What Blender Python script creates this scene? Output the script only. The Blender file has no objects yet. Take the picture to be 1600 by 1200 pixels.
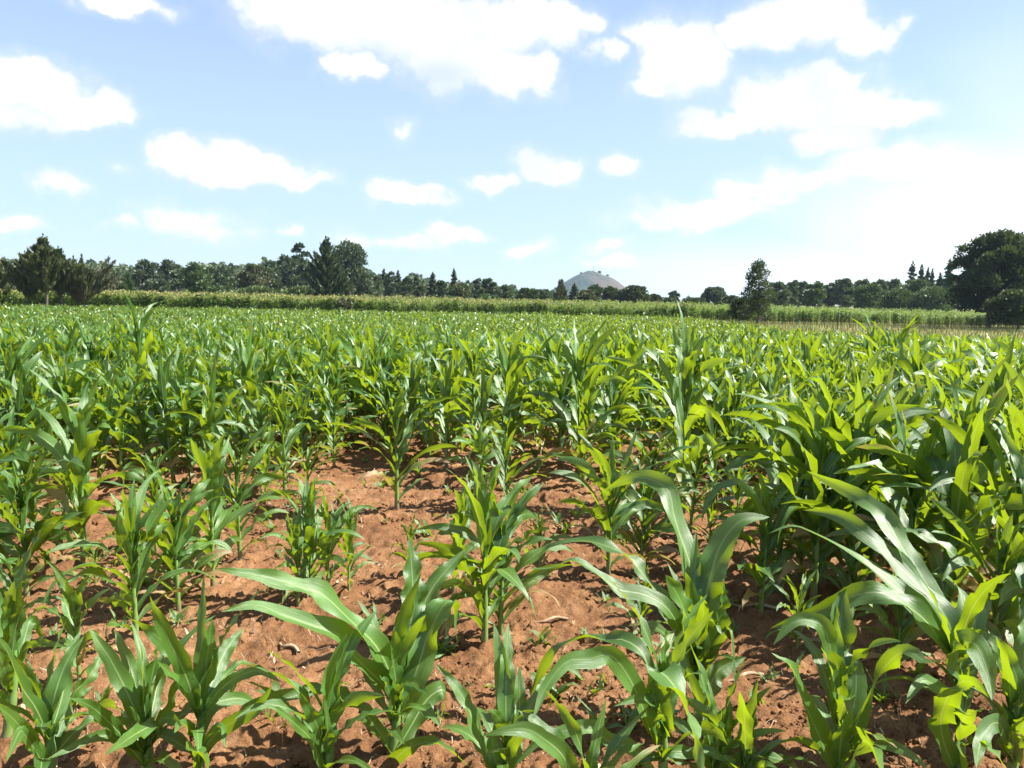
import bpy, math, random
import numpy as np
from math import radians, sin, cos, pi

rng = np.random.default_rng(11)
random.seed(5)
S = bpy.context.scene
COL = S.collection

# ------------------------------------------------------------------ camera model
CAMH = 1.55
FPX = 1208.0                       # focal length in pixels of a 1600 wide frame
PITCH = radians(6.2)
ROLL = 0.0165
fw = np.array([0, cos(PITCH), -sin(PITCH)])
r0 = np.array([1.0, 0, 0]); u0 = np.cross(r0, fw)
RT = r0*cos(ROLL) + u0*sin(ROLL)
UP = -r0*sin(ROLL) + u0*cos(ROLL)
CAM = np.array([0, 0, CAMH])

def ray(px, py):
    d = fw*FPX + RT*(px-800) - UP*(py-600)
    return d/np.linalg.norm(d)

def proj(p):
    p = np.asarray(p, float) - CAM
    z = p@fw
    return 800 + FPX*(p@RT)/z, 600 - FPX*(p@UP)/z, z

# ------------------------------------------------------------------ noise
def _hash(ix, iy, seed):
    h = (ix.astype(np.int64)*374761393 + iy.astype(np.int64)*668265263 + seed*1442695041) & 0xFFFFFFFF
    h = ((h ^ (h >> 13))*1274126177) & 0xFFFFFFFF
    h = (h ^ (h >> 16)) & 0xFFFFFFFF
    return h/4294967295.0

def vnoise(x, y, seed=0):
    ix = np.floor(x); iy = np.floor(y)
    fx = x-ix; fy = y-iy
    fx = fx*fx*(3-2*fx); fy = fy*fy*(3-2*fy)
    a = _hash(ix, iy, seed); b = _hash(ix+1, iy, seed)
    c = _hash(ix, iy+1, seed); d = _hash(ix+1, iy+1, seed)
    return (a*(1-fx)+b*fx)*(1-fy) + (c*(1-fx)+d*fx)*fy

def sstep(a, b, x):
    t = np.clip((np.asarray(x, float)-a)/(b-a), 0, 1)
    return t*t*(3-2*t)

def gbase(x, y):
    x = np.asarray(x, float); y = np.asarray(y, float)
    z = -1.25*sstep(3, 48, y)**0.9 + 0.32*sstep(50, 97, y) + 1.05*sstep(100, 230, y)
    z = z + 0.10*(vnoise(x*0.09+5, y*0.09, 3)-0.5)*sstep(6, 16, y)
    return z

def gz(x, y):
    x = np.asarray(x, float); y = np.asarray(y, float)
    near = 1-sstep(9, 22, y)
    z = gbase(x, y)
    z = z + near*(0.075*(vnoise(x*1.1, y*2.0, 7)-0.5) + 0.035*(vnoise(x*4.1, y*5.3, 8)-0.5))
    return z

def ground_at(px, py):
    d = ray(px, py)
    t = CAMH/-d[2] if d[2] < 0 else 400
    for _ in range(12):
        p = CAM + d*t
        t += (p[2]-float(gz(p[0], p[1])))/-d[2]*0.8
    p = CAM + d*t
    p[2] = float(gz(p[0], p[1]))
    return p

def at_dist(px, dist):
    """ground point whose image column (near the horizon) is px, at forward distance dist"""
    d = ray(px, 468+(px-800)*ROLL)
    p = CAM + d*(dist/d[1])
    return np.array([p[0], p[1], float(gz(p[0], p[1]))])

# ------------------------------------------------------------------ mesh helpers
def mesh_from(name, V, F, mat, uv=None, attrs=None, smooth=True):
    V = np.asarray(V, np.float32); F = np.asarray(F, np.int32)
    k = F.shape[1]
    me = bpy.data.meshes.new(name)
    me.vertices.add(len(V)); me.vertices.foreach_set('co', V.ravel())
    me.loops.add(F.size); me.loops.foreach_set('vertex_index', F.ravel())
    me.polygons.add(len(F))
    me.polygons.foreach_set('loop_start', np.arange(0, F.size, k, dtype=np.int32))
    if smooth:
        me.polygons.foreach_set('use_smooth', np.ones(len(F), bool))
    if uv is not None:
        l = me.uv_layers.new(name='UVMap')
        l.data.foreach_set('uv', np.asarray(uv, np.float32)[F.ravel()].ravel())
    for an, av in (attrs or {}).items():
        a = me.attributes.new(an, 'FLOAT', 'POINT')
        a.data.foreach_set('value', np.asarray(av, np.float32))
    me.materials.append(mat)
    me.update(calc_edges=True)
    return me

def link(name, me, parent=None):
    o = bpy.data.objects.new(name, me); COL.objects.link(o)
    if parent: o.parent = parent
    return o

def tag(o, label=None, cat=None, group=None, kind=None):
    if label: o['label'] = label
    if cat: o['category'] = cat
    if group: o['group'] = group
    if kind: o['kind'] = kind
    return o

def empty(name, loc, rz=0, sc=1):
    o = bpy.data.objects.new(name, None); COL.objects.link(o)
    o.empty_display_size = 0.1
    o.location = loc; o.rotation_euler = (0, 0, rz); o.scale = (sc, sc, sc)
    return o

class Bag:
    """collects quads with uv and attributes"""
    def __init__(s): s.V=[]; s.F=[]; s.U=[]; s.A={}; s.n=0
    def add(s, V, F, U=None, **A):
        s.V.append(V); s.F.append(np.asarray(F)+s.n)
        s.U.append(U if U is not None else np.zeros((len(V), 2)))
        for k, v in A.items():
            s.A.setdefault(k, []).append(np.full(len(V), v) if np.isscalar(v) else v)
        s.n += len(V)
    def arrays(s):
        return (np.concatenate(s.V), np.concatenate(s.F), np.concatenate(s.U),
                {k: np.concatenate(v) for k, v in s.A.items()})
    def mesh(s, name, mat, smooth=True):
        V, F, U, A = s.arrays()
        return mesh_from(name, V, F, mat, U, A, smooth)

def grid_faces(n, m, closed=False):
    """(n rows) x (m columns) vertex grid"""
    i, j = np.meshgrid(np.arange(n-1), np.arange(m if closed else m-1), indexing='ij')
    a = i*m+j; b = i*m+(j+1) % m; c = (i+1)*m+(j+1) % m; d = (i+1)*m+j
    return np.stack([a, b, c, d], -1).reshape(-1, 4)

def unit(v):
    return v/np.maximum(np.linalg.norm(v, axis=-1, keepdims=True), 1e-9)

def tube(P, R, k=7):
    P = np.asarray(P, float); R = np.asarray(R, float)*np.ones(len(P))
    T = unit(np.gradient(P, axis=0))
    ref = np.where(np.abs(T[:, 2:3]) > 0.9, np.array([[1.0, 0, 0]]), np.array([[0, 0, 1.0]]))
    A = unit(np.cross(T, ref)); B = np.cross(T, A)
    th = np.linspace(0, 2*pi, k, endpoint=False)
    V = P[:, None, :] + R[:, None, None]*(A[:, None, :]*np.cos(th)[None, :, None]+B[:, None, :]*np.sin(th)[None, :, None])
    n = len(P)
    L = np.linspace(0, 1, n)
    U = np.stack(np.broadcast_arrays(np.linspace(0, 1, k)[None, :], L[:, None]), -1).reshape(-1, 2)
    F = grid_faces(n, k, True)
    cap = [[n*k-k+i for i in (0, 1, 2, 3)]] if k == 4 else []
    if cap: F = np.concatenate([F, np.array(cap)])
    return V.reshape(-1, 3), F, U

def catmull(P, n):
    P = np.asarray(P, float)
    d = np.r_[0, np.cumsum(np.linalg.norm(np.diff(P, axis=0), axis=1))]
    Q = np.vstack([2*P[0]-P[1], P, 2*P[-1]-P[-2]])
    s = np.linspace(0, d[-1], n)
    k = np.clip(np.searchsorted(d, s, side='right')-1, 0, len(P)-2)
    t = ((s-d[k])/np.maximum(d[k+1]-d[k], 1e-9))[:, None]
    a, b, c, e = Q[k], Q[k+1], Q[k+2], Q[k+3]
    return 0.5*((2*b)+(c-a)*t+(2*a-5*b+4*c-e)*t*t+(3*b-a-3*c+e)*t**3)

# ------------------------------------------------------------------ node helpers
class NT:
    def __init__(s, nt):
        s.nt = nt; nt.nodes.clear()
    def n(s, t, **k):
        nd = s.nt.nodes.new(t)
        for a, b in k.items():
            setattr(nd, a, b)
        return nd
    def l(s, a, b): s.nt.links.new(a, b)
    def math(s, op, a, b=None, c=None, clamp=False):
        nd = s.n('ShaderNodeMath', operation=op); nd.use_clamp = clamp
        for i, v in enumerate((a, b, c)):
            if v is None: continue
            if isinstance(v, (int, float)): nd.inputs[i].default_value = v
            else: s.l(v, nd.inputs[i])
        return nd.outputs[0]
    def mix(s, f, a, b, blend='MIX'):
        nd = s.n('ShaderNodeMix', data_type='RGBA', blend_type=blend)
        for i, v in ((0, f), (6, a), (7, b)):
            if isinstance(v, (int, float)): nd.inputs[i].default_value = v
            elif isinstance(v, tuple): nd.inputs[i].default_value = (*v, 1) if len(v) == 3 else v
            else: s.l(v, nd.inputs[i])
        return nd.outputs[2]
    def ramp(s, f, stops):
        nd = s.n('ShaderNodeValToRGB'); e = nd.color_ramp.elements
        while len(e) < len(stops): e.new(0.5)
        for k, (p, c) in zip(e, stops):
            k.position = p; k.color = (c, c, c, 1) if isinstance(c, (int, float)) else (*c, 1)
        s.l(f, nd.inputs[0]); return nd.outputs[0]
    def noise(s, vec, scale, detail=4, rough=0.55):
        nd = s.n('ShaderNodeTexNoise'); nd.inputs['Scale'].default_value = scale
        nd.inputs['Detail'].default_value = detail; nd.inputs['Roughness'].default_value = rough
        if vec is not None: s.l(vec, nd.inputs['Vector'])
        return nd.outputs[0]
    def sstep(s, v, a, b):
        nd = s.n('ShaderNodeMapRange', interpolation_type='SMOOTHSTEP')
        nd.inputs[1].default_value = a; nd.inputs[2].default_value = b
        s.l(v, nd.inputs[0]); return nd.outputs[0]
    def attr(s, name):
        return s.n('ShaderNodeAttribute', attribute_name=name).outputs['Fac']

def new_mat(name):
    m = bpy.data.materials.new(name); m.use_nodes = True
    return m, NT(m.node_tree)

def out(t, sh):
    o = t.n('ShaderNodeOutputMaterial'); t.l(sh, o.inputs['Surface'])

def leaf_mat(name, dark, light, trans, tfac, rough, spec=0.5, rib=(0.30, 0.40, 0.16), blades=True):
    m, t = new_mat(name)
    tone = t.attr('tone'); dry = t.attr('dry')
    uv = t.n('ShaderNodeUVMap').outputs[0]
    sep = t.n('ShaderNodeSeparateXYZ'); t.l(uv, sep.inputs[0])
    u, v = sep.outputs[0], sep.outputs[1]
    geo = t.n('ShaderNodeTexCoord').outputs['Object']
    n1 = t.noise(geo, 9.0, 3)
    f = t.math('ADD', t.math('MULTIPLY', tone, 0.7), t.math('MULTIPLY', t.math('SUBTRACT', n1, 0.5), 0.8), clamp=True)
    col = t.mix(f, dark, light)
    tr = t.mix(f, tuple(0.82*c for c in trans), trans)
    bs = t.n('ShaderNodeBsdfPrincipled')
    if blades:
        cv = t.n('ShaderNodeCombineXYZ'); t.l(t.math('MULTIPLY', u, 46), cv.inputs[0]); t.l(t.math('MULTIPLY', v, 2.2), cv.inputs[1]); t.l(t.math('MULTIPLY', tone, 37), cv.inputs[2])
        vein = t.noise(cv.outputs[0], 1.0, 2)
        col = t.mix(t.math('MULTIPLY', t.sstep(vein, 0.35, 0.7), 0.35), col, light)
        tr = t.mix(t.math('MULTIPLY', t.sstep(vein, 0.3, 0.75), 0.4), tr, tuple(0.55*c for c in trans))
        au = t.math('ABSOLUTE', t.math('SUBTRACT', u, 0.5))
        mr = t.math('MULTIPLY', t.math('SUBTRACT', 1.0, t.sstep(au, 0.018, 0.05)), t.math('SUBTRACT', 1.0, t.math('MULTIPLY', v, 0.75)))
        col = t.mix(mr, col, rib)
        tr = t.mix(t.math('MULTIPLY', mr, 0.5), tr, (0.5, 0.55, 0.2))
        # withered tips, margins and spots
        nn = t.noise(geo, 26, 4, 0.65)
        e = t.math('ADD', t.math('MULTIPLY', v, 0.75), t.math('ADD', t.math('MULTIPLY', au, 0.35), t.math('MULTIPLY', nn, 0.55)))
        thr = t.math('SUBTRACT', 1.62, t.math('MULTIPLY', dry, 1.15))
        df = t.math('DIVIDE', t.math('SUBTRACT', e, thr), 0.22, clamp=True)
        df = t.math('MINIMUM', t.math('MAXIMUM', df, 0), 1)
        yel = t.mix(t.sstep(df, 0.25, 0.9), (0.26, 0.25, 0.03), (0.27, 0.18, 0.08))
        col = t.mix(df, col, yel); tr = t.mix(df, tr, (0.5, 0.42, 0.08))
        bp = t.n('ShaderNodeBump'); bp.inputs['Strength'].default_value = 0.35; bp.inputs['Distance'].default_value = 0.006
        t.l(t.math('ADD', vein, t.math('MULTIPLY', n1, 0.6)), bp.inputs['Height']); t.l(bp.outputs[0], bs.inputs['Normal'])
        rv = t.math('ADD', rough-0.14, t.math('ADD', t.math('MULTIPLY', n1, 0.22), t.math('MULTIPLY', vein, 0.14)))
        t.l(rv, bs.inputs['Roughness'])
    else:
        bs.inputs['Roughness'].default_value = rough
    t.l(col, bs.inputs['Base Color'])
    bs.inputs['Specular IOR Level'].default_value = spec
    tl = t.n('ShaderNodeBsdfTranslucent'); t.l(tr, tl.inputs[0])
    mx = t.n('ShaderNodeMixShader'); mx.inputs[0].default_value = tfac
    t.l(bs.outputs[0], mx.inputs[1]); t.l(tl.outputs[0], mx.inputs[2])
    out(t, mx.outputs[0])
    return m

M_LEAF = leaf_mat('maize_leaf', (0.024, 0.078, 0.010), (0.092, 0.205, 0.034), (0.44, 0.60, 0.008), 0.32, 0.40, 0.75)
M_TALL = leaf_mat('ripe_maize_leaf', (0.040, 0.105, 0.020), (0.110, 0.190, 0.040), (0.30, 0.42, 0.03), 0.35, 0.45, 0.4)

def simple_mat(name, c1, c2, scale=8, rough=0.8, spec=0.3, bump=0.0):
    m, t = new_mat(name)
    g = t.n('ShaderNodeTexCoord').outputs['Object']
    f = t.noise(g, scale, 5, 0.6)
    bs = t.n('ShaderNodeBsdfPrincipled')
    t.l(t.mix(t.sstep(f, 0.3, 0.7), c1, c2), bs.inputs['Base Color'])
    bs.inputs['Roughness'].default_value = rough; bs.inputs['Specular IOR Level'].default_value = spec
    if bump:
        bp = t.n('ShaderNodeBump'); bp.inputs['Strength'].default_value = 0.6; bp.inputs['Distance'].default_value = bump
        t.l(f, bp.inputs['Height']); t.l(bp.outputs[0], bs.inputs['Normal'])
    out(t, bs.outputs[0]); return m

def stalk_material():
    m, t = new_mat('maize_stalk')
    uv = t.n('ShaderNodeUVMap').outputs[0]
    sep = t.n('ShaderNodeSeparateXYZ'); t.l(uv, sep.inputs[0])
    g = t.n('ShaderNodeTexCoord').outputs['Object']
    n = t.noise(g, 30, 3)
    e = t.math('ADD', sep.outputs[1], t.math('MULTIPLY', t.math('SUBTRACT', n, 0.5), 0.25))
    c = t.ramp(e, [(0.0, (0.15, 0.07, 0.06)), (0.10, (0.16, 0.12, 0.07)), (0.2, (0.15, 0.22, 0.06)), (1.0, (0.12, 0.24, 0.045))])
    bs = t.n('ShaderNodeBsdfPrincipled'); t.l(c, bs.inputs['Base Color'])
    bs.inputs['Roughness'].default_value = 0.45
    out(t, bs.outputs[0]); return m
M_STALK = stalk_material()
M_STRAW = simple_mat('dry_straw', (0.22, 0.14, 0.08), (0.46, 0.36, 0.24), 14, 0.8)
M_TASSEL = simple_mat('maize_tassel', (0.30, 0.20, 0.09), (0.46, 0.36, 0.18), 20, 0.8)
M_BARK = simple_mat('bark', (0.07, 0.055, 0.04), (0.16, 0.13, 0.10), 12, 0.9, 0.2, 0.02)
M_POST = simple_mat('weathered_post', (0.05, 0.045, 0.04), (0.14, 0.12, 0.10), 20, 0.9, 0.2, 0.01)
M_MAST = simple_mat('mast_steel', (0.25, 0.25, 0.26), (0.35, 0.34, 0.34), 1, 0.5)

def soil_material(name='red_soil'):
    m, t = new_mat(name)
    g = t.n('ShaderNodeTexCoord').outputs['Object']
    big = t.noise(g, 0.9, 3); mid = t.noise(g, 7, 6, 0.65); fine = t.noise(g, 55, 5, 0.7); grit = t.noise(g, 210, 3, 0.7)
    f = t.math('ADD', t.math('MULTIPLY', big, 0.35), t.math('ADD', t.math('MULTIPLY', mid, 0.45), t.math('MULTIPLY', fine, 0.3)))
    c = t.ramp(f, [(0.36, (0.078, 0.032, 0.014)), (0.55, (0.195, 0.094, 0.041)), (0.74, (0.36, 0.205, 0.104))])
    c = t.mix(t.math('MULTIPLY', t.sstep(grit, 0.58, 0.75), 0.5), c, (0.46, 0.30, 0.18))
    c = t.mix(t.math('MULTIPLY', t.sstep(fine, 0.42, 0.28), 0.6), c, (0.09, 0.035, 0.018))
    # beyond the planted field the ground is grassed over
    sep = t.n('ShaderNodeSeparateXYZ'); t.l(g, sep.inputs[0])
    far = t.attr('grassy')
    gr = t.mix(t.noise(g, 0.5, 5), (0.10, 0.14, 0.03), (0.26, 0.21, 0.08))
    c = t.mix(far, c, gr)
    bs = t.n('ShaderNodeBsdfPrincipled'); t.l(c, bs.inputs['Base Color'])
    bs.inputs['Roughness'].default_value = 0.95; bs.inputs['Specular IOR Level'].default_value = 0.15
    h = t.math('ADD', t.math('MULTIPLY', mid, 0.8), t.math('ADD', t.math('MULTIPLY', fine, 0.45), t.math('MULTIPLY', grit, 0.16)))
    bp = t.n('ShaderNodeBump'); bp.inputs['Strength'].default_value = 0.9; bp.inputs['Distance'].default_value = 0.035
    t.l(h, bp.inputs['Height']); t.l(bp.outputs[0], bs.inputs['Normal'])
    out(t, bs.outputs[0]); return m
M_SOIL = soil_material()

# ------------------------------------------------------------------ maize leaf geometry
def leaf_width(t, base=0.5):
    w = base+(1-base)*sstep(0.0, 0.28, t)
    tip = np.clip(1-(np.clip(t-0.38, 0, 1)/0.62)**2.1, 0, 1)**0.85
    return w*tip

def ribbon(bag, P, W, N, fold, amp, k, ph, m, tone, dry, twist=None):
    """leaf blade along P with half widths W and upper-side normals N"""
    n = len(P)
    T = unit(np.gradient(P, axis=0))
    Sx = unit(np.cross(T, N)); Nn = np.cross(Sx, T)
    if twist is not None:
        c, s = np.cos(twist)[:, None], np.sin(twist)[:, None]
        Sx, Nn = Sx*c+Nn*s, Nn*c-Sx*s
    a = np.linspace(-1, 1, m+1)
    t = np.linspace(0, 1, n)
    up = fold[:, None]*np.abs(a)[None, :]**1.3
    wv = amp*np.abs(a)[None, :]**1.6*np.sin(2*pi*k*t[:, None]*(1+0.25*np.sin(5*t[:, None]+ph))+ph+(a > 0)[None, :]*2.1)
    wv = wv*sstep(0.08, 0.35, t)[:, None]
    jw = 1+0.07*np.sin(t[:, None]*23+ph*3+(a > 0)[None, :]*2)+0.05*np.sin(t[:, None]*57+ph*7+(a > 0)[None, :]*4)
    side = jw*np.sqrt(np.clip(1-(0.75*up)**2, 0.1, 1))
    V = P[:, None, :] + Sx[:, None, :]*(W[:, None]*a[None, :]*side)[..., None] + Nn[:, None, :]*(W[:, None]*(up+wv))[..., None]
    U = np.stack(np.broadcast_arrays((a*0.5+0.5)[None, :], t[:, None]), -1)
    bag.add(V.reshape(-1, 3), grid_faces(n, m+1), U.reshape(-1, 2), tone=tone, dry=dry)

def proc_leaf(bag, r, base, az, L, W, e0, e1, p, n, m, bend=0.0, twist=0.0, dry=0.0, tone=None):
    t = np.linspace(0, 1, n)
    el = e0+(e1-e0)*t**p
    a = az+bend*t*t
    ds = L/(n-1)
    D = np.stack([np.cos(el)*np.cos(a), np.cos(el)*np.sin(a), np.sin(el)], -1)
    P = np.asarray(base)+np.vstack([np.zeros(3), np.cumsum((D[1:]+D[:-1])*0.5*ds, axis=0)])
    N = np.stack([-np.sin(el)*np.cos(a), -np.sin(el)*np.sin(a), np.cos(el)], -1)
    fold = 0.95*(1-sstep(0, 0.3, t))+0.22
    ribbon(bag, P, W*0.5*leaf_width(t), N, fold, r.uniform(0.25, 0.75), r.uniform(1.8, 4.2), r.uniform(0, 6.3), m,
           r.uniform(0, 1) if tone is None else tone, dry, twist*sstep(0.15, 1, t))

def maize_bags(seed, H=0.9, n=11, m=15, lod=0, lean=0.04, wide=1.0, spread=1.0):
    """stalk and leaf bags of one young maize plant, H metres to the leaf tops"""
    r = np.random.default_rng(seed)
    hs = H*r.uniform(0.54, 0.66)
    plane = r.uniform(0, 2*pi)
    ld = r.uniform(0, 2*pi)
    seg = {0: m, 1: 10, 2: 6, 3: 5}[lod]; acr = {0: 4, 1: 2, 2: 2, 3: 1}[lod]
    def axis(z): return np.array([cos(ld)*lean*z/H*z, sin(ld)*lean*z/H*z, z])
    st = Bag(); lf = Bag()
    zz = np.linspace(-0.03, hs*1.02, 14 if lod == 0 else 4)
    rad = H*(0.0185*(1-0.55*zz/hs))
    if lod == 0: rad = rad*(1+0.10*np.sin(zz/hs*2*pi*5))
    V, F, U = tube(np.array([axis(z) for z in zz]), rad, 8 if lod == 0 else 4)
    st.add(V, F, U)
    for i in range(n):
        f = i/(n-1)
        z = hs*(0.12+0.88*f**0.95)
        az = plane+pi*(i % 2)+r.normal(0, 0.42)
        up = sstep(0.45, 1.0, f)
        L = H*(0.23+0.34*sin(pi*min(1, 0.12+f*0.70)))*r.uniform(0.75, 1.25)
        e0 = radians(50+22*f+14*up+r.normal(0, 9))
        drop = (1-up)*r.uniform(50, 150)+up*r.uniform(0, 80)
        if f < 0.3: drop = r.uniform(70, 130)
        e0 = min(e0, radians(86))
        W = H*0.072*wide*(0.55+0.5*sin(pi*min(1, 0.1+f*0.85)))*r.uniform(0.85, 1.15)
        dry = 0.15+0.25*r.random()+(0.55*r.random()+0.2 if f < 0.2 else 0)+(0.15 if i == 0 else 0)
        b = axis(z); rr = H*0.008
        b = b+np.array([cos(az), sin(az), 0])*rr
        proc_leaf(lf, r, b, az, L, W, e0, max(e0-radians(drop)*spread, radians(-82)), r.uniform(1.1, 2.6), seg, acr,
                  r.normal(0, 0.6), r.normal(0, 1.15), dry)
    # rolled innermost leaves of the whorl
    for i in range(2):
        az = plane+r.uniform(0, 6.28)
        proc_leaf(lf, r, axis(hs*0.96), az, H*r.uniform(0.30, 0.42), H*0.05, radians(84), radians(r.uniform(45, 80)), 1.6, seg, acr, 0, r.normal(0, 0.5), 0.1, r.uniform(0.7, 1))
    return st, lf

GROUP = 'young maize plants growing in the red soil field'
def add_plant(st, lf, loc, label, dry_leaf=None):
    e = empty('maize_plant', loc)
    tag(e, label, 'maize plant', GROUP)
    link('stalk', st.mesh('stalk', M_STALK), e)
    link('leaves', lf.mesh('leaves', M_LEAF), e)
    return e

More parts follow.
